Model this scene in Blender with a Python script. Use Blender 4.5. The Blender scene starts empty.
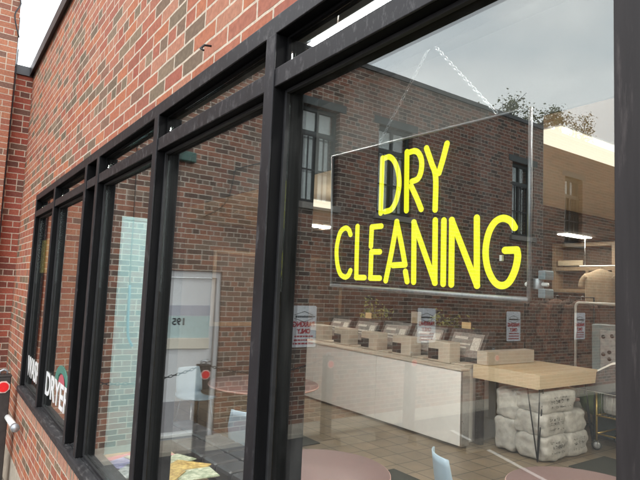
import bpy, bmesh, math, random
from mathutils import Vector, Matrix, noise as mnoise
random.seed(7)
S = bpy.context.scene
COL = S.collection
PI = math.pi

# ------------------------------------------------------------------ materials
def new_mat(name):
    m = bpy.data.materials.new(name); m.use_nodes = True
    nt = m.node_tree; nt.nodes.clear()
    out = nt.nodes.new('ShaderNodeOutputMaterial')
    return m, nt, out

def nd(nt, typ, **kw):
    n = nt.nodes.new(typ)
    for k, v in kw.items(): setattr(n, k, v)
    return n

def ramp(nt, stops, interp='LINEAR'):
    r = nt.nodes.new('ShaderNodeValToRGB'); r.color_ramp.interpolation = interp
    e = r.color_ramp.elements
    while len(e) > 1: e.remove(e[-1])
    e[0].position = stops[0][0]; e[0].color = (*stops[0][1], 1)
    for p, c in stops[1:]:
        k = e.new(p); k.color = (*c, 1)
    return r

def mat(name, col, rough=.6, metal=0., vary=.15, scale=12., bump=.0, stretch=(1, 1, 1), col2=None, spec=.5, coat=0.):
    m, nt, out = new_mat(name); L = nt.links.new
    b = nd(nt, 'ShaderNodeBsdfPrincipled')
    tc = nd(nt, 'ShaderNodeTexCoord'); mp = nd(nt, 'ShaderNodeMapping'); mp.inputs['Scale'].default_value = stretch
    nz = nd(nt, 'ShaderNodeTexNoise'); nz.inputs['Scale'].default_value = scale; nz.inputs['Detail'].default_value = 6; nz.inputs['Roughness'].default_value = .65
    L(tc.outputs['Object'], mp.inputs['Vector']); L(mp.outputs['Vector'], nz.inputs['Vector'])
    c1 = tuple(max(0, c * (1 - vary)) for c in col)
    c2 = col2 if col2 else tuple(min(1, c * (1 + vary)) for c in col)
    r = ramp(nt, [(.3, c1), (.7, c2)])
    L(nz.outputs['Fac'], r.inputs['Fac']); L(r.outputs['Color'], b.inputs['Base Color'])
    b.inputs['Metallic'].default_value = metal
    b.inputs['Specular IOR Level'].default_value = spec
    b.inputs['Coat Weight'].default_value = coat
    mr = nd(nt, 'ShaderNodeMapRange'); mr.inputs['To Min'].default_value = max(.02, rough - .1); mr.inputs['To Max'].default_value = min(1, rough + .12)
    L(nz.outputs['Fac'], mr.inputs['Value']); L(mr.outputs['Result'], b.inputs['Roughness'])
    if bump:
        bp = nd(nt, 'ShaderNodeBump'); bp.inputs['Strength'].default_value = .6; bp.inputs['Distance'].default_value = bump
        L(nz.outputs['Fac'], bp.inputs['Height']); L(bp.outputs['Normal'], b.inputs['Normal'])
    L(b.outputs['BSDF'], out.inputs['Surface'])
    return m

def brick_mat(name, axis, palette, mortar=(.66, .55, .43), bw=.203, rh=.0667, ms=.0052, off=(0, 0), dirt=.18):
    m, nt, out = new_mat(name); L = nt.links.new
    b = nd(nt, 'ShaderNodeBsdfPrincipled'); b.inputs['Roughness'].default_value = .88; b.inputs['Specular IOR Level'].default_value = .25
    tc = nd(nt, 'ShaderNodeTexCoord'); sp = nd(nt, 'ShaderNodeSeparateXYZ'); cb = nd(nt, 'ShaderNodeCombineXYZ')
    L(tc.outputs['Object'], sp.inputs[0])
    # slight wobble so that courses are not ruler straight
    wz = nd(nt, 'ShaderNodeTexNoise'); wz.inputs['Scale'].default_value = 9; wz.inputs['Detail'].default_value = 4
    L(tc.outputs['Object'], wz.inputs['Vector'])
    wm = nd(nt, 'ShaderNodeMapRange'); wm.inputs['To Min'].default_value = -.0045; wm.inputs['To Max'].default_value = .0045
    L(wz.outputs['Fac'], wm.inputs['Value'])
    au = nd(nt, 'ShaderNodeMath', operation='ADD'); L(sp.outputs[axis], au.inputs[0]); L(wm.outputs['Result'], au.inputs[1])
    av = nd(nt, 'ShaderNodeMath', operation='ADD'); L(sp.outputs['Z'], av.inputs[0]); L(wm.outputs['Result'], av.inputs[1])
    a2 = nd(nt, 'ShaderNodeMath', operation='ADD'); L(au.outputs[0], a2.inputs[0]); a2.inputs[1].default_value = 53.9 + off[0]
    a3 = nd(nt, 'ShaderNodeMath', operation='ADD'); L(av.outputs[0], a3.inputs[0]); a3.inputs[1].default_value = 4 + off[1]
    L(a2.outputs[0], cb.inputs['X']); L(a3.outputs[0], cb.inputs['Y'])
    bk = nd(nt, 'ShaderNodeTexBrick')
    bk.offset = .5; bk.squash = .5; bk.squash_frequency = 5
    bk.inputs['Color1'].default_value = (0, 0, 0, 1); bk.inputs['Color2'].default_value = (1, 1, 1, 1); bk.inputs['Mortar'].default_value = (.5, .5, .5, 1)
    bk.inputs['Scale'].default_value = 1; bk.inputs['Mortar Size'].default_value = ms; bk.inputs['Mortar Smooth'].default_value = .25
    bk.inputs['Brick Width'].default_value = bw; bk.inputs['Row Height'].default_value = rh
    L(cb.outputs[0], bk.inputs['Vector'])
    rp = ramp(nt, palette); L(bk.outputs['Color'], rp.inputs['Fac'])
    # speckle inside a brick
    nz = nd(nt, 'ShaderNodeTexNoise'); nz.inputs['Scale'].default_value = 60; nz.inputs['Detail'].default_value = 5
    L(tc.outputs['Object'], nz.inputs['Vector'])
    mx = nd(nt, 'ShaderNodeMix', data_type='RGBA', blend_type='MULTIPLY'); mx.inputs[0].default_value = .55
    nr = ramp(nt, [(.25, (.55, .5, .5)), (.7, (1.25, 1.2, 1.15))]); L(nz.outputs['Fac'], nr.inputs['Fac'])
    L(rp.outputs['Color'], mx.inputs[6]); L(nr.outputs['Color'], mx.inputs[7])
    # large weathering, pale bloom
    n2 = nd(nt, 'ShaderNodeTexNoise'); n2.inputs['Scale'].default_value = 1.3; n2.inputs['Detail'].default_value = 7; n2.inputs['Roughness'].default_value = .7
    L(tc.outputs['Object'], n2.inputs['Vector'])
    r2 = ramp(nt, [(.45, (0, 0, 0)), (.75, (1, 1, 1))]); L(n2.outputs['Fac'], r2.inputs['Fac'])
    sc = nd(nt, 'ShaderNodeMath', operation='MULTIPLY'); L(r2.outputs['Color'], sc.inputs[0]); sc.inputs[1].default_value = dirt
    m2 = nd(nt, 'ShaderNodeMix', data_type='RGBA'); L(sc.outputs[0], m2.inputs[0]); L(mx.outputs[2], m2.inputs[6]); m2.inputs[7].default_value = (.48, .29, .23, 1)
    # mortar
    mo = nd(nt, 'ShaderNodeMix', data_type='RGBA'); L(bk.outputs['Fac'], mo.inputs[0]); L(m2.outputs[2], mo.inputs[6])
    mc = ramp(nt, [(.3, tuple(c * .72 for c in mortar)), (.65, mortar)]); L(nz.outputs['Fac'], mc.inputs['Fac'])
    L(mc.outputs['Color'], mo.inputs[7]); L(mo.outputs[2], b.inputs['Base Color'])
    # relief
    h = nd(nt, 'ShaderNodeMath', operation='MULTIPLY_ADD'); L(bk.outputs['Fac'], h.inputs[0]); h.inputs[1].default_value = -1.; h.inputs[2].default_value = 1.
    h2 = nd(nt, 'ShaderNodeMath', operation='MULTIPLY_ADD'); L(nz.outputs['Fac'], h2.inputs[0]); h2.inputs[1].default_value = .35; L(h.outputs[0], h2.inputs[2])
    bp = nd(nt, 'ShaderNodeBump'); bp.inputs['Distance'].default_value = .005; bp.inputs['Strength'].default_value = .7
    L(h2.outputs[0], bp.inputs['Height']); L(bp.outputs['Normal'], b.inputs['Normal'])
    L(b.outputs['BSDF'], out.inputs['Surface'])
    return m

RED = [(0, (0.382, 0.129, 0.07)), (0.16, (0.466, 0.177, 0.093)), (0.32, (0.339, 0.106, 0.07)), (0.46, (0.435, 0.207, 0.133)), (0.6, (0.392, 0.14, 0.087)), (0.72, (0.302, 0.11, 0.074)), (0.8, (0.196, 0.129, 0.088)), (0.9, (0.154, 0.123, 0.083)), (1, (0.254, 0.185, 0.122))]
OLD = [(0, (.24, .105, .07)), (.2, (.30, .145, .098)), (.4, (.175, .08, .058)), (.55, (.27, .155, .11)), (.68, (.13, .078, .062)), (.8, (.09, .066, .055)), (1, (.21, .15, .115))]
PIER = [(0, (.34, .14, .085)), (.4, (.40, .17, .10)), (.7, (.33, .12, .08)), (.88, (.27, .11, .075)), (1, (.17, .10, .075))]
LNK = [(0, (.32, .08, .055)), (.3, (.38, .11, .07)), (.6, (.28, .07, .05)), (.8, (.15, .07, .055)), (1, (.20, .12, .085))]
M = {}
M['brick_front'] = brick_mat('red_brick_front', 'X', RED, ms=.0056)
M['brick_side'] = brick_mat('red_brick_side', 'Y', OLD, mortar=(.58, .52, .44), off=(0, .02))
M['brick_link'] = brick_mat('red_brick_link', 'Y', LNK, off=(.05, .0))
M['brick_pier'] = brick_mat('orange_brick_pier', 'Y', PIER, off=(.07, .04), mortar=(.55, .44, .34))
M['rowlock'] = brick_mat('rowlock_brick', 'X', RED, bw=.0667, rh=.25, off=(0, .13))
def worn(name, base, dust, stretch, thr=.56, rough=.5, spec=.3, bump=.0008, amt=.8):
    m = mat(name, base, rough, 0, .4, 8, bump, stretch, spec=spec); nt = m.node_tree; L = nt.links.new
    b = [n for n in nt.nodes if n.type == 'BSDF_PRINCIPLED'][0]; src = b.inputs['Base Color'].links[0].from_socket
    tc = nd(nt, 'ShaderNodeTexCoord'); mp = nd(nt, 'ShaderNodeMapping'); mp.inputs['Scale'].default_value = stretch; L(tc.outputs['Object'], mp.inputs['Vector'])
    nz = nd(nt, 'ShaderNodeTexNoise'); nz.inputs['Scale'].default_value = 26; nz.inputs['Detail'].default_value = 8; nz.inputs['Roughness'].default_value = .72; L(mp.outputs['Vector'], nz.inputs['Vector'])
    r = ramp(nt, [(thr, (0, 0, 0)), (thr + .2, (amt, amt, amt))]); L(nz.outputs['Fac'], r.inputs['Fac'])
    mx = nd(nt, 'ShaderNodeMix', data_type='RGBA'); L(r.outputs['Color'], mx.inputs[0]); L(src, mx.inputs[6]); mx.inputs[7].default_value = (*dust, 1)
    L(mx.outputs[2], b.inputs['Base Color']); return m
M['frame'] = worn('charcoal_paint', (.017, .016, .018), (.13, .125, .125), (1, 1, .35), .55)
M['frame_h'] = worn('charcoal_rail_paint', (.018, .017, .019), (.14, .135, .135), (1.6, 1, .7), .53)
M['frame_body'] = mat('shade_black_frame', (.007, .007, .0075), .8, 0, .4, 9, .0004, (2, 2, .3), spec=.08)  # near black stands in for shade on the frame returns
M['post'] = worn('weathered_brown_paint', (.030, .026, .026), (.15, .125, .12), (2.2, 2.2, .22), .56, .6, .25, .0015, .5)
M['bead'] = mat('grey_glazing_bead', (.020, .020, .021), .6, 0, .3, 20, spec=.25)
M['sill'] = worn('charcoal_sill_paint', (.026, .026, .028), (.16, .155, .15), (.5, 2, 2), .52)
M['coping'] = mat('dark_metal_flashing', (.05, .052, .055), .45, .3, .2, 5)
M['coping_w'] = mat('grey_flashing', (.085, .085, .088), .5, .2, .2, 5)
M['concrete'] = mat('concrete', (.40, .35, .28), .9, 0, .18, 14, .002)
M['pavement'] = mat('pavement_concrete', (.38, .34, .28), .9, 0, .16, 5, .0015)
M['concrete_dark'] = mat('stained_concrete', (.17, .15, .125), .9, 0, .2, 14, .002)
M['asphalt'] = mat('asphalt', (.055, .053, .052), .92, 0, .35, 40, .003)
M['paint_white'] = mat('white_paint', (.75, .75, .72), .6, 0, .06, 10)
M['white_panel'] = mat('white_laminate', (.79, .785, .77), .4, 0, .04, 6)
M['seam'] = mat('shadow_seam_strip', (.30, .28, .26), .5, .4, .1, 10)
M['beige'] = mat('beige_enamel', (.46, .41, .345), .42, 0, .06, 8)
M['beige_dark'] = mat('tan_enamel', (.36, .29, .20), .45, 0, .1, 8)
M['black'] = mat('black_plastic', (.012, .012, .013), .4, 0, .3, 20)
M['console_face'] = mat('pale_console_face', (.20, .185, .175), .4, 0, .35, 30)
M['steel'] = mat('brushed_steel', (.55, .55, .55), .3, .9, .1, 30)
M['galv'] = mat('galvanised', (.42, .44, .46), .45, .7, .2, 25)
M['alu'] = mat('aluminium_edge', (.30, .30, .31), .42, .5, .1, 20)
M['wood'] = mat('light_oak_laminate', (.50, .375, .225), .5, 0, .2, 6, .0004, (1, 14, 14))
M['wood_edge'] = mat('pale_oak_edge', (.56, .455, .315), .5, 0, .12, 6, .0003, (1, 14, 14))
M['pink'] = mat('dusty_pink_laminate', (.16, .098, .094), .5, 0, .10, 5)
M['pink_edge'] = mat('pale_pink_edge', (.50, .32, .28), .45, 0, .08, 6)
M['blue'] = mat('pale_blue_plastic', (.36, .47, .56), .38, 0, .05, 4)
M['vinyl'] = mat('charcoal_vinyl', (.045, .045, .05), .42, 0, .2, 20, .0008)
M['rubber'] = mat('dark_rubber_mat', (.028, .029, .022), .85, 0, .3, 60, .001)
M['post_dark'] = mat('dark_brown_steel', (.040, .033, .030), .5, .2, .25, 20)
M['red_refl'] = mat('red_reflector', (.72, .015, .02), .3, 0, .06, 90)
M['refl_rim'] = mat('pale_reflector_rim', (.75, .5, .45), .35, 0, .05, 40)
M['sign_white'] = mat('white_sign_enamel', (.76, .77, .79), .4, 0, .03, 8)
M['sign_red'] = mat('sign_red_ink', (.42, .02, .03), .5, 0, .1, 30)
M['sign_black'] = mat('sign_black_ink', (.02, .02, .025), .5, 0, .1, 30)
M['door'] = mat('grey_door_paint', (.70, .71, .72), .42, 0, .05, 3)
M['door_dark'] = mat('grey_kick_plate', (.36, .355, .375), .45, .1, .1, 5)
M['reflected_band'] = mat('mauve_grey_reflection', (.46, .47, .53), .45, 0, .06, 5)
M['teal_reflection'] = mat('pale_teal_reflection', (.50, .63, .62), .25, 0, .05, 3)
M['cream'] = mat('cream_reflection', (.70, .65, .55), .5, 0, .05, 6)
M['teal_wall'] = mat('pale_teal_wall', (.40, .69, .74), .6, 0, .05, 3)
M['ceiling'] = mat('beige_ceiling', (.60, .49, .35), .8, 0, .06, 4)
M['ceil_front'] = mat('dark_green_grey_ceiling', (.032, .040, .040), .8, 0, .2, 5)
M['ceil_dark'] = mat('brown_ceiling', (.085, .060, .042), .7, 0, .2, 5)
M['brown_wall'] = mat('brown_panelled_wall', (.085, .058, .042), .65, 0, .25, 5, .0005, (6, 6, .5))
M['tan_trim'] = mat('tan_wood_trim', (.26, .18, .11), .55, 0, .15, 8)
M['wall_in'] = mat('interior_plaster', (.30, .25, .20), .8, 0, .08, 6)
M['cloth_dark'] = mat('dark_brown_cloth', (.035, .022, .018), .9, 0, .4, 9)
M['cloth_rust'] = mat('rust_brown_cloth', (.085, .045, .032), .9, 0, .3, 9)
M['cloth_tan'] = mat('tan_cotton', (.30, .225, .15), .9, 0, .1, 9, .002)
M['white_pipe'] = mat('white_powder_coat', (.78, .76, .72), .4, 0, .04, 10)
M['bag'] = mat('white_plastic_bag', (.42, .41, .385), .4, 0, .25, 9, .012)
M['ink'] = mat('grey_print', (.10, .095, .09), .5, 0, .2, 20)
M['ink_soft'] = mat('soft_grey_print', (.50, .47, .43), .5, 0, .3, 40)
M['gold'] = mat('brass_tube', (.52, .38, .13), .35, .7, .1, 20)
M['green_cloth'] = mat('olive_green_cloth', (.15, .20, .10), .85, 0, .2, 9, .003)
M['grey_cab'] = mat('blue_grey_enamel', (.20, .25, .27), .4, .1, .12, 6)
M['leaf'] = mat('yellow_green_leaf', (.21, .22, .05), .6, 0, .35, 3)
M['leaf_tree'] = mat('olive_tree_leaf', (.27, .29, .11), .65, 0, .4, 3)
M['bark'] = mat('grey_brown_bark', (.10, .085, .07), .9, 0, .3, 9, .003)
M['bark_pale'] = mat('pale_grey_bark', (.42, .42, .43), .9, 0, .15, 9)
M['terracotta'] = mat('brown_pot', (.12, .065, .04), .7, 0, .2, 9)
M['cable'] = mat('black_cable', (.02, .02, .022), .6, 0, .2, 20)
M['cable_blue'] = mat('blue_cable', (.06, .17, .26), .5, 0, .2, 20)
M['green_box'] = mat('dark_green_enamel', (.02, .07, .055), .4, 0, .2, 9)
M['lintel'] = mat('weathered_stone', (.26, .235, .21), .85, 0, .15, 9, .002)
M['win_frame'] = mat('dark_green_window_paint', (.035, .045, .045), .5, 0, .2, 9)
M['bar'] = mat('black_iron', (.018, .018, .02), .5, .3, .2, 20)
M['vinyl_white'] = mat('white_vinyl', (.82, .82, .82), .45, 0, .02, 9)
M['vinyl_green'] = mat('green_vinyl', (.06, .22, .17), .45, 0, .05, 9)
M['vinyl_red'] = mat('red_vinyl', (.50, .10, .13), .45, 0, .05, 9)
M['yellow_paper'] = mat('yellow_paper', (.62, .50, .12), .7, 0, .08, 9)
M['tan_paper'] = mat('tan_card', (.55, .40, .20), .7, 0, .08, 9)
M['mag_pink'] = mat('pink_cover', (.70, .10, .20), .35, 0, .3, 30, col2=(.85, .35, .38))
M['mag_white'] = mat('white_cover', (.30, .34, .36), .35, 0, .2, 40, col2=(.82, .84, .82))
M['mag_green'] = mat('green_cover', (.08, .20, .07), .35, 0, .3, 34, col2=(.80, .78, .62))
M['mag_blue'] = mat('blue_cover', (.10, .12, .45), .35, 0, .3, 26, col2=(.55, .50, .75))
M['mag_yellow'] = mat('yellow_cover', (.30, .14, .05), .35, 0, .3, 34, col2=(.82, .62, .22))
M['ledge'] = mat('tan_ledge_wood', (.45, .33, .20), .5, 0, .12, 6)

def emis(name, col, strength):
    m, nt, out = new_mat(name)
    e = nd(nt, 'ShaderNodeEmission'); e.inputs['Color'].default_value = (*col, 1); e.inputs['Strength'].default_value = strength
    nt.links.new(e.outputs[0], out.inputs['Surface']); return m
M['neon'] = emis('lit_yellow_tube', (.95, .94, .022), 1.3)
M['lamp_warm'] = emis('warm_diffuser', (1, .92, .80), 62.)
M['lamp_fill_cool'] = emis('cool_fill_tube', (1, .97, .93), 95.)
M['lamp_fill_hang'] = emis('hanging_fill_diffuser', (1, .95, .88), 46.)
M['lamp_lens'] = emis('cream_lens', (1, .86, .66), 1.4)
M['lamp_cool'] = emis('cool_tube', (1, .97, .93), 72.)

def glass_mat():
    m, nt, out = new_mat('window_glass'); L = nt.links.new
    g = nd(nt, 'ShaderNodeNewGeometry')
    d = nd(nt, 'ShaderNodeVectorMath', operation='DOT_PRODUCT'); L(g.outputs['Incoming'], d.inputs[0]); L(g.outputs['Normal'], d.inputs[1])
    a = nd(nt, 'ShaderNodeMath', operation='ABSOLUTE'); L(d.outputs['Value'], a.inputs[0])
    o = nd(nt, 'ShaderNodeMath', operation='SUBTRACT'); o.inputs[0].default_value = 1; L(a.outputs[0], o.inputs[1])
    p = nd(nt, 'ShaderNodeMath', operation='POWER'); L(o.outputs[0], p.inputs[0]); p.inputs[1].default_value = 5
    f = nd(nt, 'ShaderNodeMath', operation='MULTIPLY_ADD'); L(p.outputs[0], f.inputs[0]); f.inputs[1].default_value = .95; f.inputs[2].default_value = .050
    # two surfaces per sheet side (double glazing): 2F/(1+F)
    n = nd(nt, 'ShaderNodeMath', operation='MULTIPLY'); L(f.outputs[0], n.inputs[0]); n.inputs[1].default_value = 2
    q = nd(nt, 'ShaderNodeMath', operation='ADD'); L(f.outputs[0], q.inputs[0]); q.inputs[1].default_value = 1
    r = nd(nt, 'ShaderNodeMath', operation='DIVIDE'); L(n.outputs[0], r.inputs[0]); L(q.outputs[0], r.inputs[1])
    t = nd(nt, 'ShaderNodeBsdfTransparent'); t.inputs['Color'].default_value = (.95, .975, .965, 1)
    s = nd(nt, 'ShaderNodeBsdfGlossy'); s.inputs['Roughness'].default_value = 0; s.inputs['Color'].default_value = (.97, 1, .99, 1)
    mx = nd(nt, 'ShaderNodeMixShader'); L(r.outputs[0], mx.inputs[0]); L(t.outputs[0], mx.inputs[1]); L(s.outputs[0], mx.inputs[2])
    df = nd(nt, 'ShaderNodeBsdfDiffuse'); df.inputs['Color'].default_value = (.6, .58, .54, 1)
    tc = nd(nt, 'ShaderNodeTexCoord'); nz = nd(nt, 'ShaderNodeTexNoise'); nz.inputs['Scale'].default_value = 5; nz.inputs['Detail'].default_value = 9; nz.inputs['Roughness'].default_value = .7
    mr = nd(nt, 'ShaderNodeMapRange'); mr.inputs['From Min'].default_value = .52; mr.inputs['From Max'].default_value = .80; mr.inputs['To Min'].default_value = .002; mr.inputs['To Max'].default_value = .03
    mp2 = nd(nt, 'ShaderNodeMapping'); mp2.inputs['Scale'].default_value = (3.2, 1, .55); L(tc.outputs['Object'], mp2.inputs['Vector']); L(mp2.outputs['Vector'], nz.inputs['Vector'])
    wv = nd(nt, 'ShaderNodeTexNoise'); wv.inputs['Scale'].default_value = 1.7; wv.inputs['Detail'].default_value = 1; L(tc.outputs['Object'], wv.inputs['Vector'])
    bp = nd(nt, 'ShaderNodeBump'); bp.inputs['Strength'].default_value = 1; bp.inputs['Distance'].default_value = .0012; L(wv.outputs['Fac'], bp.inputs['Height']); L(bp.outputs['Normal'], s.inputs['Normal'])
    L(nz.outputs['Fac'], mr.inputs['Value'])
    m2 = nd(nt, 'ShaderNodeMixShader'); L(mr.outputs['Result'], m2.inputs[0]); L(mx.outputs[0], m2.inputs[1]); L(df.outputs[0], m2.inputs[2])
    L(m2.outputs[0], out.inputs['Surface']); return m
M['glass'] = glass_mat()

def tile_mat():
    m, nt, out = new_mat('tan_floor_tile'); L = nt.links.new
    b = nd(nt, 'ShaderNodeBsdfPrincipled'); b.inputs['Roughness'].default_value = .38
    tc = nd(nt, 'ShaderNodeTexCoord')
    bk = nd(nt, 'ShaderNodeTexBrick'); bk.offset = 0; bk.squash = 1
    bk.inputs['Color1'].default_value = (.175, .135, .09, 1); bk.inputs['Color2'].default_value = (.225, .175, .12, 1); bk.inputs['Mortar'].default_value = (.035, .028, .02, 1)
    bk.inputs['Scale'].default_value = 1; bk.inputs['Brick Width'].default_value = .30; bk.inputs['Row Height'].default_value = .30; bk.inputs['Mortar Size'].default_value = .007
    L(tc.outputs['Object'], bk.inputs['Vector'])
    nz = nd(nt, 'ShaderNodeTexNoise'); nz.inputs['Scale'].default_value = 3; nz.inputs['Detail'].default_value = 8; L(tc.outputs['Object'], nz.inputs['Vector'])
    r = ramp(nt, [(.3, (.75, .75, .75)), (.7, (1.12, 1.1, 1.08))]); L(nz.outputs['Fac'], r.inputs['Fac'])
    mx = nd(nt, 'ShaderNodeMix', data_type='RGBA', blend_type='MULTIPLY'); mx.inputs[0].default_value = 1
    L(bk.outputs['Color'], mx.inputs[6]); L(r.outputs['Color'], mx.inputs[7]); L(mx.outputs[2], b.inputs['Base Color'])
    L(b.outputs['BSDF'], out.inputs['Surface']); return m
M['tile'] = tile_mat()

# ------------------------------------------------------------------ mesh helpers
class MB:
    def __init__(s): s.v = []; s.f = []; s.sm = []
    def add(s, vs, fs, smooth=False):
        o = len(s.v); s.v += [tuple(v) for v in vs]
        for f in fs: s.f.append(tuple(i + o for i in f)); s.sm.append(smooth)
        return s
    def box(s, x0, x1, y0, y1, z0, z1, mtx=None):
        vs = [Vector((x, y, z)) for x in (x0, x1) for y in (y0, y1) for z in (z0, z1)]
        if mtx is not None: vs = [mtx @ v for v in vs]
        return s.add(vs, [(0, 1, 3, 2), (4, 6, 7, 5), (0, 4, 5, 1), (2, 3, 7, 6), (0, 2, 6, 4), (1, 5, 7, 3)])
    def tube(s, pts, r, n=10, cap=True, sec=None):
        """swept circle (or per-point radii); sec = (a, b, axis): elliptical, b measured along axis"""
        P = [Vector(p) for p in pts]; rr = r if isinstance(r, (list, tuple)) else [r] * len(P)
        rings = []; u = None
        for i, p in enumerate(P):
            t = (P[min(i + 1, len(P) - 1)] - P[max(i - 1, 0)])
            t = t.normalized() if t.length > 1e-9 else Vector((0, 0, 1))
            if sec:
                w = Vector(sec[2]); u = t.cross(w).normalized()
                ring = [p + u * (sec[0] * rr[i] * math.cos(a)) + w * (sec[1] * rr[i] * math.sin(a)) for a in [2 * PI * k / n for k in range(n)]]
            else:
                if u is None: u = t.orthogonal().normalized()
                else:
                    u = u - t * u.dot(t); u = u.normalized() if u.length > 1e-6 else t.orthogonal().normalized()
                w = t.cross(u)
                ring = [p + u * (rr[i] * math.cos(a)) + w * (rr[i] * math.sin(a)) for a in [2 * PI * k / n for k in range(n)]]
            rings.append(ring)
        vs = [v for ring in rings for v in ring]; fs = []
        for i in range(len(P) - 1):
            for k in range(n):
                a = i * n + k; b = i * n + (k + 1) % n
                fs.append((a, b, b + n, a + n))
        if cap: fs.append(tuple(range(n - 1, -1, -1))); fs.append(tuple((len(P) - 1) * n + k for k in range(n)))
        return s.add(vs, fs, True)
    def lathe(s, prof, c=(0, 0, 0), n=24):
        vs = []; fs = []
        for r, z in prof:
            for k in range(n):
                a = 2 * PI * k / n; vs.append((c[0] + r * math.cos(a), c[1] + r * math.sin(a), c[2] + z))
        for i in range(len(prof) - 1):
            for k in range(n):
                a = i * n + k; b = i * n + (k + 1) % n; fs.append((a, b, b + n, a + n))
        fs.append(tuple(range(n - 1, -1, -1))); fs.append(tuple((len(prof) - 1) * n + k for k in range(n)))
        return s.add(vs, fs, True)
    def prism(s, poly, axis, a, b):
        """poly of 2D points extruded along an axis from a to b; other two axes in order"""
        def P(p, t):
            return {'x': (t, p[0], p[1]), 'y': (p[0], t, p[1]), 'z': (p[0], p[1], t)}[axis]
        n = len(poly)
        vs = [P(p, a) for p in poly] + [P(p, b) for p in poly]
        fs = [tuple(range(n - 1, -1, -1)), tuple(range(n, 2 * n))] + [(i, (i + 1) % n, (i + 1) % n + n, i + n) for i in range(n)]
        return s.add(vs, fs)
    def build(s, name, material, parent=None, bevel=0., subsurf=0, smooth=None):
        me = bpy.data.meshes.new(name); me.from_pydata(s.v, [], s.f)
        me.polygons.foreach_set('use_smooth', [bool(x if smooth is None else smooth) for x in s.sm])
        me.update()
        bm = bmesh.new(); bm.from_mesh(me); bmesh.ops.recalc_face_normals(bm, faces=bm.faces); bm.to_mesh(me); bm.free()
        me.materials.append(material)
        o = bpy.data.objects.new(name, me); COL.objects.link(o)
        if parent: o.parent = parent
        if bevel:
            b = o.modifiers.new('bevel', 'BEVEL'); b.width = bevel; b.segments = 2; b.limit_method = 'ANGLE'
        if subsurf:
            q = o.modifiers.new('sub', 'SUBSURF'); q.levels = subsurf; q.render_levels = subsurf
        return o

def box(name, m, x0, x1, y0, y1, z0, z1, parent=None, bevel=.004):
    return MB().box(x0, x1, y0, y1, z0, z1).build(name, m, parent, bevel)

def thing(name, label, cat, loc=(0, 0, 0), rz=0., group=None):
    o = bpy.data.objects.new(name, None); COL.objects.link(o); o.empty_display_size = .1
    o.location = loc; o.rotation_euler = (0, 0, rz); o['label'] = label; o['category'] = cat
    if group: o['group'] = group
    return o
def tag(o, label, cat, group=None):
    o['label'] = label; o['category'] = cat
    if group: o['group'] = group
    return o
def struct(o, kind='structure'):
    o['kind'] = kind; return o
def dup(root, loc=None, rz=None, label=None):
    r = root.copy(); COL.objects.link(r)
    if loc is not None: r.location = loc
    if rz is not None: r.rotation_euler = (0, 0, rz)
    if label: r['label'] = label
    for ch in list(root.children):
        c = ch.copy(); COL.objects.link(c); c.parent = r
        for g in list(ch.children):
            d = g.copy(); COL.objects.link(d); d.parent = c
    return r

def wall(mb, axis, u0, u1, z0, z1, t0, t1, holes=()):
    """wall with openings; axis 'x': runs along x, thickness t0..t1 in y; 'y': runs along y, thickness in x"""
    us = sorted({u0, u1, *[h[0] for h in holes], *[h[1] for h in holes]})
    zs = sorted({z0, z1, *[h[2] for h in holes], *[h[3] for h in holes]})
    P = (lambda u, t, z: (u, t, z)) if axis == 'x' else (lambda u, t, z: (t, u, z))
    ins = lambda u, z: any(h[0] < u < h[1] and h[2] < z < h[3] for h in holes) or not (u0 < u < u1 and z0 < z < z1)
    for i in range(len(us) - 1):
        for j in range(len(zs) - 1):
            a, b, c, d = us[i], us[i + 1], zs[j], zs[j + 1]; cu, cz = (a + b) / 2, (c + d) / 2
            if ins(cu, cz): continue
            mb.add([P(a, t0, c), P(b, t0, c), P(b, t0, d), P(a, t0, d)], [(0, 1, 2, 3)])
            mb.add([P(a, t1, c), P(b, t1, c), P(b, t1, d), P(a, t1, d)], [(3, 2, 1, 0)])
            for (du, dz, q) in ((-1, 0, (a, a, c, d)), (1, 0, (b, b, c, d)), (0, -1, (a, b, c, c)), (0, 1, (a, b, d, d))):
                nu = cu + du * (b - a) / 2 + du * 1e-4; nz = cz + dz * (d - c) / 2 + dz * 1e-4
                if ins(nu, nz):
                    if du: mb.add([P(q[0], t0, c), P(q[0], t1, c), P(q[0], t1, d), P(q[0], t0, d)], [(0, 1, 2, 3)])
                    else: mb.add([P(a, t0, q[2]), P(b, t0, q[2]), P(b, t1, q[2]), P(a, t1, q[2])], [(0, 1, 2, 3)])
    bm = None
    return mb

def text(name, body, size, m, mtx, parent=None, depth=.002, bold=0., xs=1., align='LEFT'):
    cu = bpy.data.curves.new(name, 'FONT'); cu.body = body; cu.size = size; cu.extrude = depth / 2; cu.offset = bold; cu.align_x = align
    tmp = bpy.data.objects.new(name + '_tmp', cu); COL.objects.link(tmp)
    dg = bpy.context.evaluated_depsgraph_get(); dg.update()
    me = bpy.data.meshes.new_from_object(tmp.evaluated_get(dg)); me.name = name
    bpy.data.objects.remove(tmp); bpy.data.curves.remove(cu)
    me.transform(mtx @ Matrix.Diagonal((xs, 1, 1, 1))); me.materials.clear(); me.materials.append(m)
    o = bpy.data.objects.new(name, me); COL.objects.link(o)
    if parent: o.parent = parent
    return o
def frame_mtx(origin, right, up):
    r = Vector(right).normalized(); u = Vector(up).normalized(); n = r.cross(u)
    m = Matrix((r, u, n)).transposed().to_4x4(); m.translation = Vector(origin); return m
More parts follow.
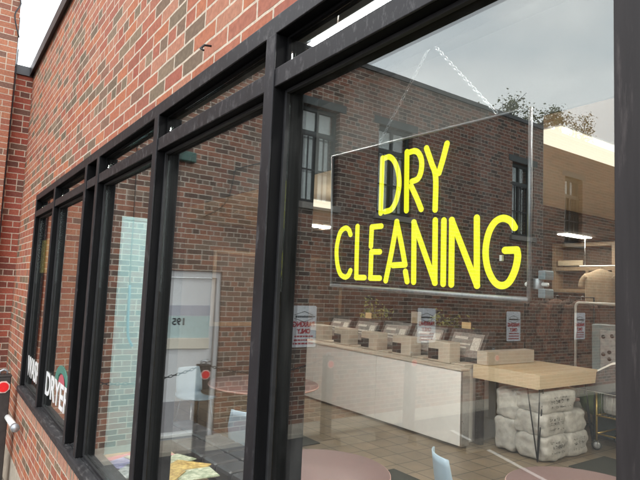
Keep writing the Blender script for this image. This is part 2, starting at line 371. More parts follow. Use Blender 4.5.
def smooth_path(pts, step=4):
    P = [Vector(p) for p in pts]; out = []
    for i in range(len(P) - 1):
        p0 = P[i - 1] if i else P[i] * 2 - P[i + 1]; p1 = P[i]; p2 = P[i + 1]; p3 = P[i + 2] if i + 2 < len(P) else p2 * 2 - p1
        for k in range(step):
            t = k / step
            out.append(.5 * ((2 * p1) + (p2 - p0) * t + (2 * p0 - 5 * p1 + 4 * p2 - p3) * t * t + (3 * p1 - p0 - 3 * p2 + p3) * t ** 3))
    out.append(P[-1]); return out

# ------------------------------------------------------------------ setting
struct(MB().box(-160, 160, -160, 160, -.5, -.004).build('ground', M['asphalt']))
pv = MB()
pv.prism([(-6.74, -.0), (-6.74, -30), (-6.28, -30), (-6.28, -.55), (9, -.55), (9, 0)], 'z', -.05, .05)
struct(pv.build('pavement', M['pavement'], bevel=.012))
ln_ = MB(); ln_.prism([(-5.6, -5.60), (-5.58, -5.66), (-1.2, -4.03), (-1.22, -3.97)], 'z', -.003, .001)
struct(ln_.build('parking_line', M['paint_white']))
struct(box('floor', M['tile'], -9.9, 4, .20, 9.6, -.2, -.001, bevel=0))
YC = 2.45
struct(box('ceiling', M['ceiling'], -9.9, 4, YC, 9.6, 3.2, 3.3, bevel=0))
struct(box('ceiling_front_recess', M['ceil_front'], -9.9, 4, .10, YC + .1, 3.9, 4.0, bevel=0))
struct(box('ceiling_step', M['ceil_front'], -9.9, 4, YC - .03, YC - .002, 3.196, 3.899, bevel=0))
struct(box('ceiling_brown_boards', M['ceil_dark'], -9.88, -4.0, 5.35, 9.58, 3.15, 3.196, bevel=.004))  # separate darker brown boards under the back part of the ceiling
struct(box('wall_end', M['brown_wall'], -10.1, -9.9, .1, 9.8, -.2, 4.0, bevel=0))
struct(box('wall_back', M['brown_wall'], -9.9, 4.2, 9.6, 9.8, -.2, 3.4, bevel=0))
struct(box('wall_inner_right', M['wall_in'], 4, 4.2, .131, 9.6, -.2, 4.0, bevel=0))

# ------------------------------------------------------------------ laundry building: facade + window
BL = thing('laundry_building', 'red brick laundry with a long black framed shop window', 'building', (0, 0, 0))
X0, X1, ZB, ZT, YG = -5.65, .78, .97, 2.76, .048
fw = MB()
wall(fw, 'x', -6.851, 5, 0.34, 4.30, .012, .13, [(X0, X1, ZB, ZT)])
fw.build('brick_wall', M['brick_front'], BL)
box('inner_wall_lining', M['wall_in'], -9.9, -6.852, .10, .20, 0, 3.95, BL, 0)
box('foundation', M['concrete'], -6.74, 5, .004, .30, -.1, .34, BL, .004)
rl = MB(); rl.box(X0 - .05, X1 + .05, .002, .011, ZB - .112, ZB - .002); rl.build('rowlock_course', M['rowlock'], BL)
cp = MB(); cp.box(-6.852, 5, -.025, .33, 4.302, 4.375); cp.box(-6.852, 5, -.03, -.0255, 4.26, 4.37)
cp.build('coping', M['coping'], BL)
# frame: bodies blackened to imitate shaded returns; weathered charcoal strip added on outer faces
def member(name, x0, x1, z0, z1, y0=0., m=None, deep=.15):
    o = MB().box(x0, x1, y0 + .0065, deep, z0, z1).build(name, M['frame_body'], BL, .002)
    MB().box(x0 - .0004, x1 + .0004, y0, y0 + .006, z0 - .0004, z1 + .0004).build('front_strip', m or M['frame'], o, .002)
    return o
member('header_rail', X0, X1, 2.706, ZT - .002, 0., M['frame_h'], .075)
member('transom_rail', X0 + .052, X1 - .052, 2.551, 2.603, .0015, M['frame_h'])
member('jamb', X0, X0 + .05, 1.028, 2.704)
sl = MB(); sl.prism([(-.018, .972), (.14, .972), (.14, 1.034), (.05, 1.03), (.028, 1.022), (.022, 1.026), (-.012, 1.018), (-.018, 1.008)], 'x', X0, X1)
sl.build('window_sill', M['sill'], BL, .002)
MUL = [(-4.68, -4.63), (-3.60, -3.55), (-3.30, -3.25), (-2.29, -2.24), (-1.325, -1.275)]
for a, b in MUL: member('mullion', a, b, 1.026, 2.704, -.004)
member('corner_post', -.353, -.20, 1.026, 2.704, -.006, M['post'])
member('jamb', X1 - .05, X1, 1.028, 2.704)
BAYS = [(-5.60, -4.68), (-4.63, -3.60), (-3.25, -2.29), (-2.24, -1.325), (-1.275, -.353), (-.20, .73)]
for a, b in BAYS:
    for z0, z1 in ((1.032, 2.55), (2.604, 2.705)):
        w = .009 if z1 > 2.6 else .012
        bd = MB()
        for (p, q, r, s_) in ((a, a + w, z0, z1), (b - w, b, z0, z1), (a + w, b - w, z0, z0 + w), (a + w, b - w, z1 - w, z1)):
            bd.box(p + .0005, q - .0005, YG - .014, YG - .001, r + .0005, s_ - .0005)
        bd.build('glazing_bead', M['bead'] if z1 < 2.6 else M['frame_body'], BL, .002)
        pn = MB(); pn.box(a + .002, b - .002, YG, YG + .006, z0 + .002, z1 - .002)
        pn.build('window_pane', M['glass'], BL)
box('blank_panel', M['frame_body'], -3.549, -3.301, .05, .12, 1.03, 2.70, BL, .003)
nt_ = MB(); nt_.tube([(-1.72, -.005, 2.822), (-1.72, -.03, 2.818), (-1.715, -.045, 2.80), (-1.70, -.04, 2.79)], .004, 6)
nt_.build('wire_hook', M['cable'], BL)
vp = MB(); vp.tube([(-5.97, -.06, .715), (-5.3, -.05, .735)], .026, 12); vp.build('drain_pipe', M['paint_white'], BL)
cpv = MB(); cpv.tube([(-5.3, -.05, .735), (-5.24, -.05, .737)], .034, 12); cpv.build('pipe_cap', M['galv'], BL)
# glass lettering
YL = YG - .003
text('vinyl_lettering', 'WASH', .235, M['vinyl_white'], frame_mtx((-5.58, YL, 1.13), (1, 0, 0), (0, 0, 1)), BL, .001, .004, .98)
text('vinyl_lettering', 'DRYER', .235, M['vinyl_white'], frame_mtx((-4.625, YL, 1.13), (1, 0, 0), (0, 0, 1)), BL, .001, .004, 1.20)
def arc(cx, cz, r0, r1, a0, a1, y0, y1, n=20, sx=1.8):
    pts = [(cx + sx * r1 * math.cos(a0 + (a1 - a0) * k / n), cz + r1 * math.sin(a0 + (a1 - a0) * k / n)) for k in range(n + 1)]
    pts += [(cx + sx * r0 * math.cos(a1 + (a0 - a1) * k / n), cz + r0 * math.sin(a1 + (a0 - a1) * k / n)) for k in range(n + 1)] if r0 > 0 else [(cx, cz)]
    return MB().prism(pts, 'y', y0, y1)
arc(-4.05, 1.29, .068, .118, .06, PI - .06, YL, YL + .002).build('vinyl_arch', M['vinyl_green'], BL)
arc(-4.02, 1.29, 0, .064, 0, PI, YL, YL + .002).build('vinyl_dome', M['vinyl_red'], BL)
yn = box('paper_notice', M['yellow_paper'], -5.46, -5.10, YG + .009, YG + .012, 2.04, 2.33, None, 0)
tag(yn, 'yellow paper notice stuck inside the far narrow window pane', 'notice')

# ------------------------------------------------------------------ side wall (runs out from the facade, mirrored in the glass)
V = lambda y: 2 * YG - y
WB = thing('brick_building', 'old red brick side building with barred upper windows and grey door 195', 'building', (0, 0, 0))
XW = -6.75
WINS = [(3.60, 4.30), (5.14, 5.95), (8.80, 9.52), (10.66, 11.38)]
holes = [(V(b), V(a), 3.30, 4.80) for a, b in WINS] + [(V(2.46), V(1.58), -.06, 2.17)]
ww = MB(); wall(ww, 'y', -24, -.2, -.1, 5.66, XW - .35, XW, holes); ww.build('brick_wall', M['brick_side'], WB)
pr0 = MB(); pr0.box(XW + .001, XW + .035, -.80, -.19, -.1, 5.66); pr0.box(XW - .34, XW + .001, -.198, -.19, -.1, 5.66); pr0.build('pier', M['brick_pier'], WB)
cw = MB(); cw.box(XW - .4, XW + .03, -24, -.2, 5.662, 5.74); cw.build('coping', M['coping_w'], WB)
lk = MB(); wall(lk, 'y', -.2, .29, -.1, 4.255, XW - .40, XW - .102, []); lk.build('link_wall', M['brick_link'], WB)
lc = MB(); lc.box(XW - .42, XW - .075, -.2, -.004, 4.257, 4.36); lc.box(XW - .42, XW - .108, -.004, .29, 4.257, 4.36); lc.build('link_coping', M['coping_w'], WB)
fl = MB(); fl.box(XW - .12, XW - .002, -.197, -.19, 4.36, 4.9); fl.box(XW-.09, XW + .034, -.188, -.182, 4.30, 4.86); fl.build('step_flashing', M['coping_w'], WB)
for a, b in WINS:
    y0, y1 = V(b), V(a); ym = (y0 + y1) / 2
    f = MB(); xo = XW - .10
    for q in ((y0, y0 + .05, 3.30, 4.80), (y1 - .05, y1, 3.30, 4.80), (y0 + .05, y1 - .05, 4.74, 4.80), (y0 + .05, y1 - .05, 3.30, 3.36), (y0 + .05, y1 - .05, 4.36, 4.43), (ym - .02, ym + .02, 3.36, 4.36), (ym - .02, ym + .02, 4.43, 4.74)):
        f.box(xo - .06, xo, q[0], q[1], q[2], q[3])
    fo = f.build('window', M['win_frame'], WB, .003)
    p = MB(); p.box(xo - .035, xo - .03, y0 + .05, y1 - .05, 3.36, 4.36); p.box(xo - .035, xo - .03, y0 + .05, y1 - .05, 4.43, 4.74); p.build('pane', M['glass'], fo)
    bk = MB(); bk.box(xo - .20, xo - .19, y0, y1, 3.3, 4.8); bk.build('blind', M['sign_white'] if a < 8 else M['sign_white'], fo)
    g = MB()
    for k in range(7):
        yy = y0 + .06 + (y1 - y0 - .12) * k / 6; g.box(xo + .03, xo + .045, yy - .009, yy + .009, 3.34, 4.34)
    g.box(xo + .028, xo + .047, y0, y1, 4.33, 4.36); g.box(xo + .028, xo + .047, y0, y1, 3.80, 3.825); g.box(xo + .028, xo + .047, y0, y1, 3.33, 3.355)
    g.build('window_bars', M['bar'], fo)
    si = MB(); si.box(XW - .10, XW + .05, y0 - .06, y1 + .06, 3.20, 3.298); si.build('window_ledge', M['lintel'], WB, .006)
    li = MB(); li.box(XW - .10, XW + .006, y0 - .12, y1 + .12, 4.802, 4.93); li.build('lintel', M['win_frame'], WB, .004)
# door 195
d0, d1 = V(2.46), V(1.58)
df = MB(); xo = XW - .07
for q in ((d0, d0 + .06, -.1, 2.17), (d1 - .06, d1, -.1, 2.17), (d0 + .06, d1 - .06, 2.085, 2.17)): df.box(xo - .08, xo + .03, *q)
df.build('door_frame', M['door'], WB, .004)
dl = box('door', M['door'], xo - .06, xo - .012, d0 + .065, d1 - .065, .015, 2.08, WB, .004)
box('reflected_band', M['reflected_band'], xo - .014, xo - .008, d0 + .12, d1 - .07, 1.585, 1.72, dl, .001)  # three coloured bands imitate reflections in the door glass
box('lite_reflection', M['teal_reflection'], xo - .014, xo - .007, d0 + .12, d1 - .07, 1.30, 1.58, dl, .001)
box('reflected_cream_strip', M['cream'], xo - .014, xo + .02, d0 + .12, d1 - .07, 1.16, 1.295, dl, .004)  # cream strip of the painted reflection, built as a raised box
box('kick_plate', M['door_dark'], xo - .014, xo - .008, d0 + .07, d1 - .07, .12, .50, dl, .001)
box('weather_strip', M['paint_white'], xo - .014, xo + .008, d0 + .07, d1 - .07, .05, .085, dl, .003)
hb = MB(); hb.tube([(xo - .02, d0 + .11, 1.0), (xo + .05, d0 + .11, 1.0)], .018, 10); hb.tube([(xo + .045, d0 + .10, 1.0), (xo + .045, d0 + .22, 1.0)], .012, 8)
hb.build('handle', M['steel'], dl)
text('house_number', '195', .125, M['sign_black'], frame_mtx((xo - .006, V(2.03), 1.465), (0, 1, 0), (0, 0, 1)), dl, .002, .004, 1.1)
# services on the wall
wl = MB(); wl.box(XW, XW + .10, V(1.93), V(1.70), 3.57, 3.70); wl.build('wall_light', M['green_box'], WB, .012)
def cable(name, m, pts, r, parent):
    mb = MB(); mb.tube(smooth_path(pts, 5), r, 7); return mb.build(name, m, parent)
cable('loose_cable', M['cable'], [(XW + .02, V(2.95), 3.765), (XW + .03, V(2.56), 3.60), (XW + .04, V(2.51), 3.46), (XW + .04, V(2.44), 3.17), (XW + .03, V(2.30), 3.0), (XW + .02, V(2.12), 2.89)], .007, WB)
cable('drop_cable', M['cable'], [(XW + .02, V(1.17), 5.4), (XW + .03, V(1.18), 3.9), (XW + .03, V(1.20), 2.9), (XW + .04, V(1.22), 1.95)], .007, WB)
cable('drop_cable_tail', M['cable_blue'], [(XW + .04, V(1.22), 1.95), (XW + .05, V(1.24), 1.4), (XW + .05, V(1.3), 1.22)], .014, WB)
cable('corner_cable', M['cable'], [(XW + .01, -.172, 4.5), (XW + .008, -.178, 3.2), (XW + .01, -.172, 1.8), (XW + .01, -.176, .2)], .006, WB)
cable('roof_wire', M['cable'], [(XW + .05, -.18, 4.62), (XW + .07, -.24, 4.85), (XW + .05, -.20, 5.05), (XW + .06, -.45, 5.30)], .008, WB)

# vent strip along foot of the wall
# ------------------------------------------------------------------ parking signs
def parking_sign(yv, label, first=[None]):
    if first[0] is None:
        t = thing('parking_sign', label, 'sign', (XW, V(yv), 1.145), 0, 'parking signs on the old brick wall')
        pl = MB(); w, h = .225, .60
        pts = []
        for cx, cz, a0 in ((w - .03, h - .03, 0), (-w + .03, h - .03, PI / 2), (-w + .03, .03, PI), (w - .03, .03, 1.5 * PI)):
            for k in range(5):
                a = a0 + PI / 2 * k / 4; pts.append((cx + .03 * math.cos(a), cz + .03 * math.sin(a)))
        pl.prism(pts, 'x', .012, .018); pl.build('plate', M['sign_white'], t)
        X = .0195
        fr = lambda y, z: frame_mtx((X, y, z), (0, 1, 0), (0, 0, 1))
        text('wording', 'PARKING', .102, M['sign_red'], fr(0, .295), t, .001, .0055, .90, 'CENTER')
        text('wording', 'ONLY', .09, M['sign_red'], fr(0, .20), t, .001, .0055, .95, 'CENTER')
        lg = MB()
        for k in range(9): lg.box(X - .001, X + .001, -.15 + .034 * k, -.15 + .034 * k + .026, .425, .455)
        lg.prism([(-.205, .44), (-.165, .452), (-.165, .428)], 'x', X - .001, X + .0012)
        for s in (1, -1):
            lg.prism([(-.16, .44 + s * .022), (.0, .44 + s * .072), (.17, .44 + s * .022), (.17, .44 + s * .028), (0, .44 + s * .08), (-.16, .44 + s * .028)], 'x', X - .001, X + .0012)
        lg.build('emblem', M['sign_black'], t)
        for j, z in enumerate((.145, .092, .042)):
            ln = MB(); y = -.17
            while y < .16:
                w_ = random.uniform(.025, .06); ln.box(X - .001, X + .001, y, min(y + w_, .175), z, z + .022); y += w_ + .012
            ln.build('small_print', M['sign_red'], t)
        for z in (.02, .565): MB().tube([(0, 0, z), (.022, 0, z)], .008, 8).build('bolt', M['galv'], t)
        first[0] = t; return t
    return dup(first[0], (XW, V(yv), 1.145), None, label)
parking_sign(3.78, 'parking only sign reflected nearest the thick middle window post')
parking_sign(6.34, 'parking only sign reflected below the middle of the neon sign')
parking_sign(8.87, 'parking only sign reflected just under the right end of the neon sign')
parking_sign(11.33, 'parking only sign reflected beside the white garment rail upright')

# ------------------------------------------------------------------ bollards with chain
def bollard(x, y, label, first=[None], hgt=1.08):
    if first[0] is None:
        t = thing('bollard', label, 'bollard', (x, y, 0), 0, 'bollards along the brick side wall')
        MB().box(-.06, .06, -.06, .06, -.1, hgt).build('shaft', M['post_dark'], t, .006)
        MB().box(-.064, .064, -.064, .064, hgt + .001, hgt + .02).build('cap', M['post_dark'], t, .005)
        rf = MB(); pts = [(.056 * math.cos(PI / 2 + k * PI / 4 + PI / 8), hgt - .085 + .056 * math.sin(PI / 2 + k * PI / 4 + PI / 8)) for k in range(8)]
        rf.prism(pts, 'x', .0605, .068); rf.build('reflector_rim', M['refl_rim'], t)
        r2 = MB(); pts = [(.043 * math.cos(k * PI / 8), hgt - .085 + .043 * math.sin(k * PI / 8)) for k in range(16)]
        r2.prism(pts, 'x', .0685, .074); r2.build('reflector', M['red_refl'], t)
        MB().tube([(0, -.03, hgt + .02), (0, -.03, hgt + .05), (0, 0, hgt + .062), (0, .03, hgt + .05), (0, .03, hgt + .02)], .01, 8).build('chain_eye', M['galv'], t)
        MB().box(-.10, .10, -.10, .10, -.003, .012).build('base_plate', M['post_dark'], t, .003)
        first[0] = t; return t
    return dup(first[0], (x, y, 0), None, label)
BP = [(-5.80, -.115), (-5.85, -1.77), (-6.10, -3.70), (-5.78, -4.95), (-5.8, -6.9)]
LB = ['bollard against the laundry wall at the corner below the sill', 'dark bollard mirrored in front of the grey door', 'bollard mirrored between the brown post and the first washer panel seam', 'bollard mirrored under the second parking sign', 'far bollard mirrored beside the wooden topped table']
for (x, y), l in zip(BP, LB): bollard(x, y, l)
def link_chain(mb, a, b, sag, ll=.05, wire=.006, wid=.012):
    a, b = Vector(a), Vector(b); n = max(2, int((b - a).length / (ll * .72)))
    for i in range(n):
        t = (i + .5) / n; p = a.lerp(b, t) - Vector((0, 0, sag * 4 * t * (1 - t)))
        t2 = min(1, t + .01); d = ((a.lerp(b, t2) - Vector((0, 0, sag * 4 * t2 * (1 - t2)))) - p).normalized()
        u = d.orthogonal().normalized(); w = d.cross(u)
        ax = (u + w).normalized() if i % 2 else (u - w).normalized()
        pts = [p + d * (ll / 2 * math.cos(q)) + ax * (wid * math.sin(q)) for q in [2 * PI * k / 8 for k in range(9)]]
        mb.tube(pts, wire, 5, cap=False)
for i, l in ((0, 'sagging chain from the corner bollard across the grey door'), (1, 'sagging chain right of the grey door to the next bollard'), (2, 'chain between the two bollards mirrored over the washers'), (3, 'chain to the farthest mirrored bollard')):
    a, b = BP[i], BP[i + 1]; mb = MB(); link_chain(mb, (a[0], a[1], 1.10), (b[0], b[1], 1.10), .16, .055, .0042, .013)
    tag(mb.build('chain', M['cable']), l, 'chain', 'chains between the bollards')
# wheel stops
ws = MB(); ws.prism([(-.09, -.001), (.09, -.001), (.06, .115), (-.06, .115)], 'y', -.3, .3)
w0 = tag(ws.build('wheel_stop', M['concrete_dark'], bevel=.01), 'short wheel stop mirrored behind the left pink table', 'wheel stop', 'wheel stops'); w0.location = (-5.75, -3.95, 0)
for (x, y), l in (((-5.3, -4.85), 'short wheel stop mirrored before the second washer panel'), ((-4.75, -5.15), 'short wheel stop mirrored at the right end of the washer row')):
    w1 = w0.copy(); COL.objects.link(w1); w1.location = (x, y, 0); w1['label'] = l

# ------------------------------------------------------------------ neon sign
NS = thing('neon_sign', 'black dry cleaning window sign with yellow tube letters on chains', 'sign', (0, 0, 0))
YS = .24
TL, BLc, BR, TR = (-1.314, 2.404), (-1.294, 2.014), (-.639, 1.997), (-.639, 2.386)
bb = MB(); bb.prism([TL, BLc, BR, TR], 'y', YS + .001, YS + .045)
def acryl():
    m, nt, out = new_mat('black_acrylic'); b = nd(nt, 'ShaderNodeBsdfPrincipled'); b.inputs['Base Color'].default_value = (.005, .004, .004, 1); b.inputs['Roughness'].default_value = .5; b.inputs['Specular IOR Level'].default_value = .08
    nz = nd(nt, 'ShaderNodeTexNoise'); nz.inputs['Scale'].default_value = 6; mr = nd(nt, 'ShaderNodeMapRange'); mr.inputs['To Min'].default_value = .4; mr.inputs['To Max'].default_value = .6
    nt.links.new(nz.outputs['Fac'], mr.inputs['Value']); nt.links.new(mr.outputs[0], b.inputs['Roughness']); nt.links.new(b.outputs[0], out.inputs[0]); return m
M['acrylic'] = acryl()
bb.build('backboard', M['acrylic'], NS, .002)
def rail(p, q, r=.0042):
    MB().tube([(p[0], YS - .002, p[1]), (q[0], YS - .002, q[1])], r, 8).build('edge_rail', M['alu'], NS)
rail(TL, TR, .003); rail(BLc, BR, .006); rail(TL, BLc, .0035); rail(TR, BR, .0045)
LETTERS = [
    ('D', [[(-1.076, 2.356), (-1.076, 2.28), (-1.076, 2.208)], [(-1.068, 2.354), (-1.047, 2.354), (-1.027, 2.337), (-1.012, 2.306), (-1.008, 2.271), (-1.017, 2.235), (-1.034, 2.214), (-1.058, 2.21)]]),
    ('R', [[(-0.984, 2.356), (-0.982, 2.28), (-0.98, 2.206)], [(-0.975, 2.353), (-0.956, 2.353), (-0.941, 2.344), (-0.931, 2.323), (-0.932, 2.298), (-0.942, 2.281), (-0.962, 2.277)], [(-0.963, 2.265), (-0.943, 2.233), (-0.927, 2.204)]]),
    ('Y', [[(-0.917, 2.353), (-0.899, 2.313), (-0.885, 2.277), (-0.884, 2.199)], [(-0.851, 2.351), (-0.862, 2.317), (-0.874, 2.285)]]),
    ('C', [[(-1.201, 2.158), (-1.21, 2.172), (-1.227, 2.178), (-1.249, 2.167), (-1.261, 2.136), (-1.263, 2.107), (-1.256, 2.073), (-1.241, 2.047), (-1.219, 2.038), (-1.204, 2.043), (-1.195, 2.056)]]),
    ('L', [[(-1.171, 2.179), (-1.17, 2.104), (-1.168, 2.037), (-1.132, 2.037)]]),
    ('E', [[(-1.072, 2.173), (-1.109, 2.173), (-1.11, 2.121)], [(-1.073, 2.105), (-1.106, 2.106), (-1.106, 2.036), (-1.068, 2.036)]]),
    ('A', [[(-1.048, 2.03), (-1.029, 2.105), (-1.013, 2.18), (-0.994, 2.124), (-0.978, 2.07), (-1.021, 2.069)], [(-0.976, 2.053), (-0.969, 2.029)]]),
    ('N', [[(-0.948, 2.028), (-0.952, 2.174), (-0.878, 2.027), (-0.881, 2.173)]]),
    ('I', [[(-0.856, 2.171), (-0.854, 2.025)]]),
    ('N', [[(-0.83, 2.024), (-0.832, 2.17), (-0.758, 2.023), (-0.761, 2.169)]]),
    ('G', [[(-0.668, 2.142), (-0.678, 2.156), (-0.697, 2.163), (-0.717, 2.155), (-0.732, 2.131), (-0.738, 2.095), (-0.732, 2.06), (-0.716, 2.033), (-0.698, 2.024), (-0.68, 2.031), (-0.666, 2.055), (-0.66, 2.081), (-0.662, 2.096), (-0.689, 2.096)]]),
]
for ch, strokes in LETTERS:
    mb = MB()
    for si_, st in enumerate(strokes):
        # densify, rounding only gentle curves: sharp corners (N, A, E, L ...) are kept
        P = [Vector((x, YS - .010 - .0012 * si_, z)) for x, z in st]
        segs = [[P[0]]]
        for i in range(1, len(P) - 1):
            segs[-1].append(P[i])
            if (P[i] - P[i - 1]).angle(P[i + 1] - P[i]) > .95: segs.append([P[i]])
        segs[-1].append(P[-1])
        for j, sg in enumerate(segs):
            sg = [p + Vector((0, -.0009 * j, 0)) for p in sg]
            path = smooth_path(sg, 6) if len(sg) > 2 else [sg[0].lerp(sg[1], t / 6) for t in range(7)]
            d0_ = (path[0] - path[1]).normalized(); d1_ = (path[-1] - path[-2]).normalized(); R_ = .0076
            hd_ = [path[0] + d0_ * (R_ * math.sin(a)) for a in (1.45, 1.1, .75, .35)]; tl_ = [path[-1] + d1_ * (R_ * math.sin(a)) for a in (.35, .75, 1.1, 1.45)]
            rr = [math.cos(a) for a in (1.45, 1.1, .75, .35)] + [1] * len(path) + [math.cos(a) for a in (.35, .75, 1.1, 1.45)]
            mb.tube(hd_ + path + tl_, rr, 12, True, (R_, .0045, (0, 1, 0)))
    mb.build('letter_tube', M['neon'], NS)
ap = (-.918, .24, 2.622)
for q in ((-1.108, .24, 2.398), (-.722, .24, 2.394)):
    mb = MB(); link_chain(mb, q, ap, .0, .015, .0014, .0034); mb.build('hanging_chain', M['galv'], NS)
MB().tube([(-.918, .24, 2.618), (-.918, .24, 3.19)], .002, 6).build('hanging_wire', M['steel'], NS)
MB().box(-.706, -.700, YS - .006, YS, 2.075, 2.087).build('mounting_clip', M['white_pipe'], NS)
MB().tube([(-.652, YS + .02, 2.026), (-.642, YS - .004, 2.028)], .005, 10).build('cord_grip', M['white_pipe'], NS)
MB().tube([(-.634, YS + .02, 2.018), (-.634, YS + .02, 2.040)], .011, 12).build('cable_spool', M['galv'], NS, .002)
MB().tube([(-.634, YS + .02, 2.030), (-.612, YS + .02, 2.028)], .004, 8).build('spool_arm', M['white_pipe'], NS)
MB().box(-.628, -.612, YS + .01, YS + .04, 2.038, 2.056).build('power_adaptor', M['grey_cab'], NS, .002)
MB().box(-.628, -.612, YS + .01, YS + .04, 2.002, 2.020).build('power_adaptor', M['grey_cab'], NS, .002)

# ------------------------------------------------------------------ ceiling lamps
def lamp(x0, x1, y0, y1, z, label, m, drop=0):
    t = thing('ceiling_light', label, 'ceiling light', ((x0 + x1) / 2, (y0 + y1) / 2, z), 0, 'ceiling lights of the laundry')
    a, b = (x1 - x0) / 2, (y1 - y0) / 2
    if drop:
        for sx in (-.8, .8): MB().tube([(sx * a, 0, .02), (sx * a, 0, drop)], .004, 6).build('hanger_rod', M['steel'], t)
        MB().box(-a + .03, a - .03, -.03, .03, -.002, .03).build('housing', M['paint_white'], t, .003)
    else: MB().box(-a, a, -b, b, -.004, .06).build('housing', M['paint_white'], t, .003)
    MB().box(-a + .012, a - .012, -b + .012, b - .012, -.014 - (.03 if drop else 0), -.0045).build('diffuser', m, t, .008)
lamp(-2.38, -2.04, 2.7, 4.75, 3.198, 'warm ceiling light right of the neon sign', M['lamp_lens'])
lamp(-2.2, -.1, .66, .80, 3.198, 'white tube light seen through the narrow top pane', M['lamp_cool'], .70)
lamp(-6.42, -5.93, 2.95, 4.6, 3.198, 'warm ceiling light left of the neon sign', M['lamp_lens'])
lamp(-5.36, -5.14, 8.1, 8.9, 3.148, 'small ceiling light at the dark back above the shirt', M['lamp_warm'])
lamp(-6.1, -2.6, .66, .86, 3.895, 'added unseen fill tube on the high ceiling strip above the far panes', M['lamp_fill_cool'])  # added tube, hidden above the header, to brighten the interior
lamp(-5.3, -3.75, 3.42, 3.62, 2.98, 'added unseen hanging fill light over the aisle behind the neon sign', M['lamp_fill_hang'], .21)  # added fill light, hidden behind the sign, to brighten washers and ceiling
lamp(-8.6, -8.25, 4.6, 6.6, 3.198, 'added unseen fill light above the far end of the washers', M['lamp_warm'])  # unseen lamp added to lift the interior light
lamp(-1.2, .8, 5.6, 5.95, 3.198, 'added unseen fill light far behind the right window post', M['lamp_warm'])  # unseen lamp added for interior brightness
lamp(-.3, .05, 3.0, 5.4, 3.198, 'added unseen fill light behind the right window post', M['lamp_warm'])  # another added lamp out of view, brightening the room

tp = thing('partition', 'pale teal partition behind the third window pane', 'partition', (-6.42, 0, 0))
box('panel', M['teal_wall'], -.03, .02, .80, 1.60, .05, 2.70, tp, .004)
box('skirting', M['galv'], -.035, .025, .79, 1.61, 0, .049, tp, .003)
box('top_rail', M['teal_wall'], -.035, .025, .79, 1.61, 2.701, 2.74, tp, .003)
# ------------------------------------------------------------------ washers
BH = thing('washer_bulkhead', 'long white panelled bulkhead with beige top behind the pink table', 'counter', (0, 0, 0))
for k in range(3):
    xa = -4.885 - 1.70 * k; lo = max(-9.1, xa - 1.69)
    box('front_panel', M['white_panel'], lo, xa, 5.10, 5.13, .03, .995, BH, .004)
box('core', M['seam'], -9.1, -4.89, 5.131, 5.24, 0.0, .99, BH, 0)
box('top_ledge', M['beige'], -9.12, -4.87, 5.085, 5.27, 1.0, 1.03, BH, .006)
box('end_trim', M['steel'], -4.884, -4.85, 5.10, 5.24, 0.03, 1.0, BH, .002)
def washer(xc, label, proto=[None]):
    if proto[0] is None:
        t = thing('washing_machine', label, 'washing machine', (xc, 5.28, 0), 0, 'top loading washers behind the bulkhead')
        box('body', M['white_panel'], -.37, .37, 0, .74, 0, 1.0, t, .015)
        box('top_deck', M['beige'], -.375, .375, -.005, .745, 1.001, 1.035, t, .012)
        box('coin_box', M['beige'], -.30, .10, .03, .27, 1.037, 1.33, t, .012)
        box('coin_slot', M['black'], -.29, -.10, .02, .032, 1.07, 1.22, t, .003)
        c = MB(); c.prism([(.36, 1.036), (.74, 1.036), (.74, 1.50), (.60, 1.50)], 'x', -.34, .34); co = c.build('console', M['black'], t, .008)
        # sloping face panel
        n = Vector((0, -.464, .24)).normalized(); up = Vector((0, .24, .464)).normalized()
        f = MB(); o_ = Vector((0, .36, 1.036))
        def q(x, s, d): return o_ + Vector((x, 0, 0)) + up * s + n * d
        f.add([q(-.27, .09, .001), q(.29, .09, .001), q(.29, .46, .001), q(-.27, .46, .001), q(-.27, .09, .007), q(.29, .09, .007), q(.29, .46, .007), q(-.27, .46, .007)], [(0, 1, 2, 3), (4, 5, 6, 7), (0, 1, 5, 4), (1, 2, 6, 5), (2, 3, 7, 6), (3, 0, 4, 7)])
        f.build('console_face', M['console_face'], co)
        g = MB()
        for (xa, xb, sa, sb) in ((-.22, .02, .36, .40), (-.20, .10, .27, .295), (-.20, .04, .22, .24), (.12, .26, .20, .40), (-.20, -.12, .12, .17)):
            g.add([q(xa, sa, .009), q(xb, sa, .009), q(xb, sb, .009), q(xa, sb, .009)], [(0, 1, 2, 3)])
        g.build('face_marking', M['ink_soft'], co)
        box('lid', M['beige'], .12, .36, .05, .33, 1.036, 1.06, t, .008)
        proto[0] = t; return t
    return dup(proto[0], (xc, 5.28, 0), None, label)
for xc, l in ((-5.38, 'washer at the right end of the row, beside the wooden table'), (-6.15, 'washer behind the second mirrored parking sign'), (-6.92, 'middle washer under the left half of the neon sign'), (-7.69, 'fourth washer from the wooden table'), (-8.46, 'washer at the far left end of the row')):
    washer(xc, l)
cr = thing('card_reader', 'tall beige card reader standing behind the washers', 'card reader', (-6.72, 5.98+.12, 0))
box('column', M['beige'], -.085, .085, -.04, .04, 0, 1.69, cr, .008); box('screen', M['beige_dark'], -.05, .05, -.046, -.041, 1.46, 1.60, cr, .002)
for x, z0, z1, l in ((-5.50, 1.505, 1.60, 'tan card standing on the last washer console'), (-7.78, 1.505, 1.61, 'tan card standing on the fourth washer console')):
    tag(box('price_card', M['tan_paper'], x - .085, x + .085, 5.93, 5.936, z0, z1, None, .0), l, 'card', 'cards on the consoles')
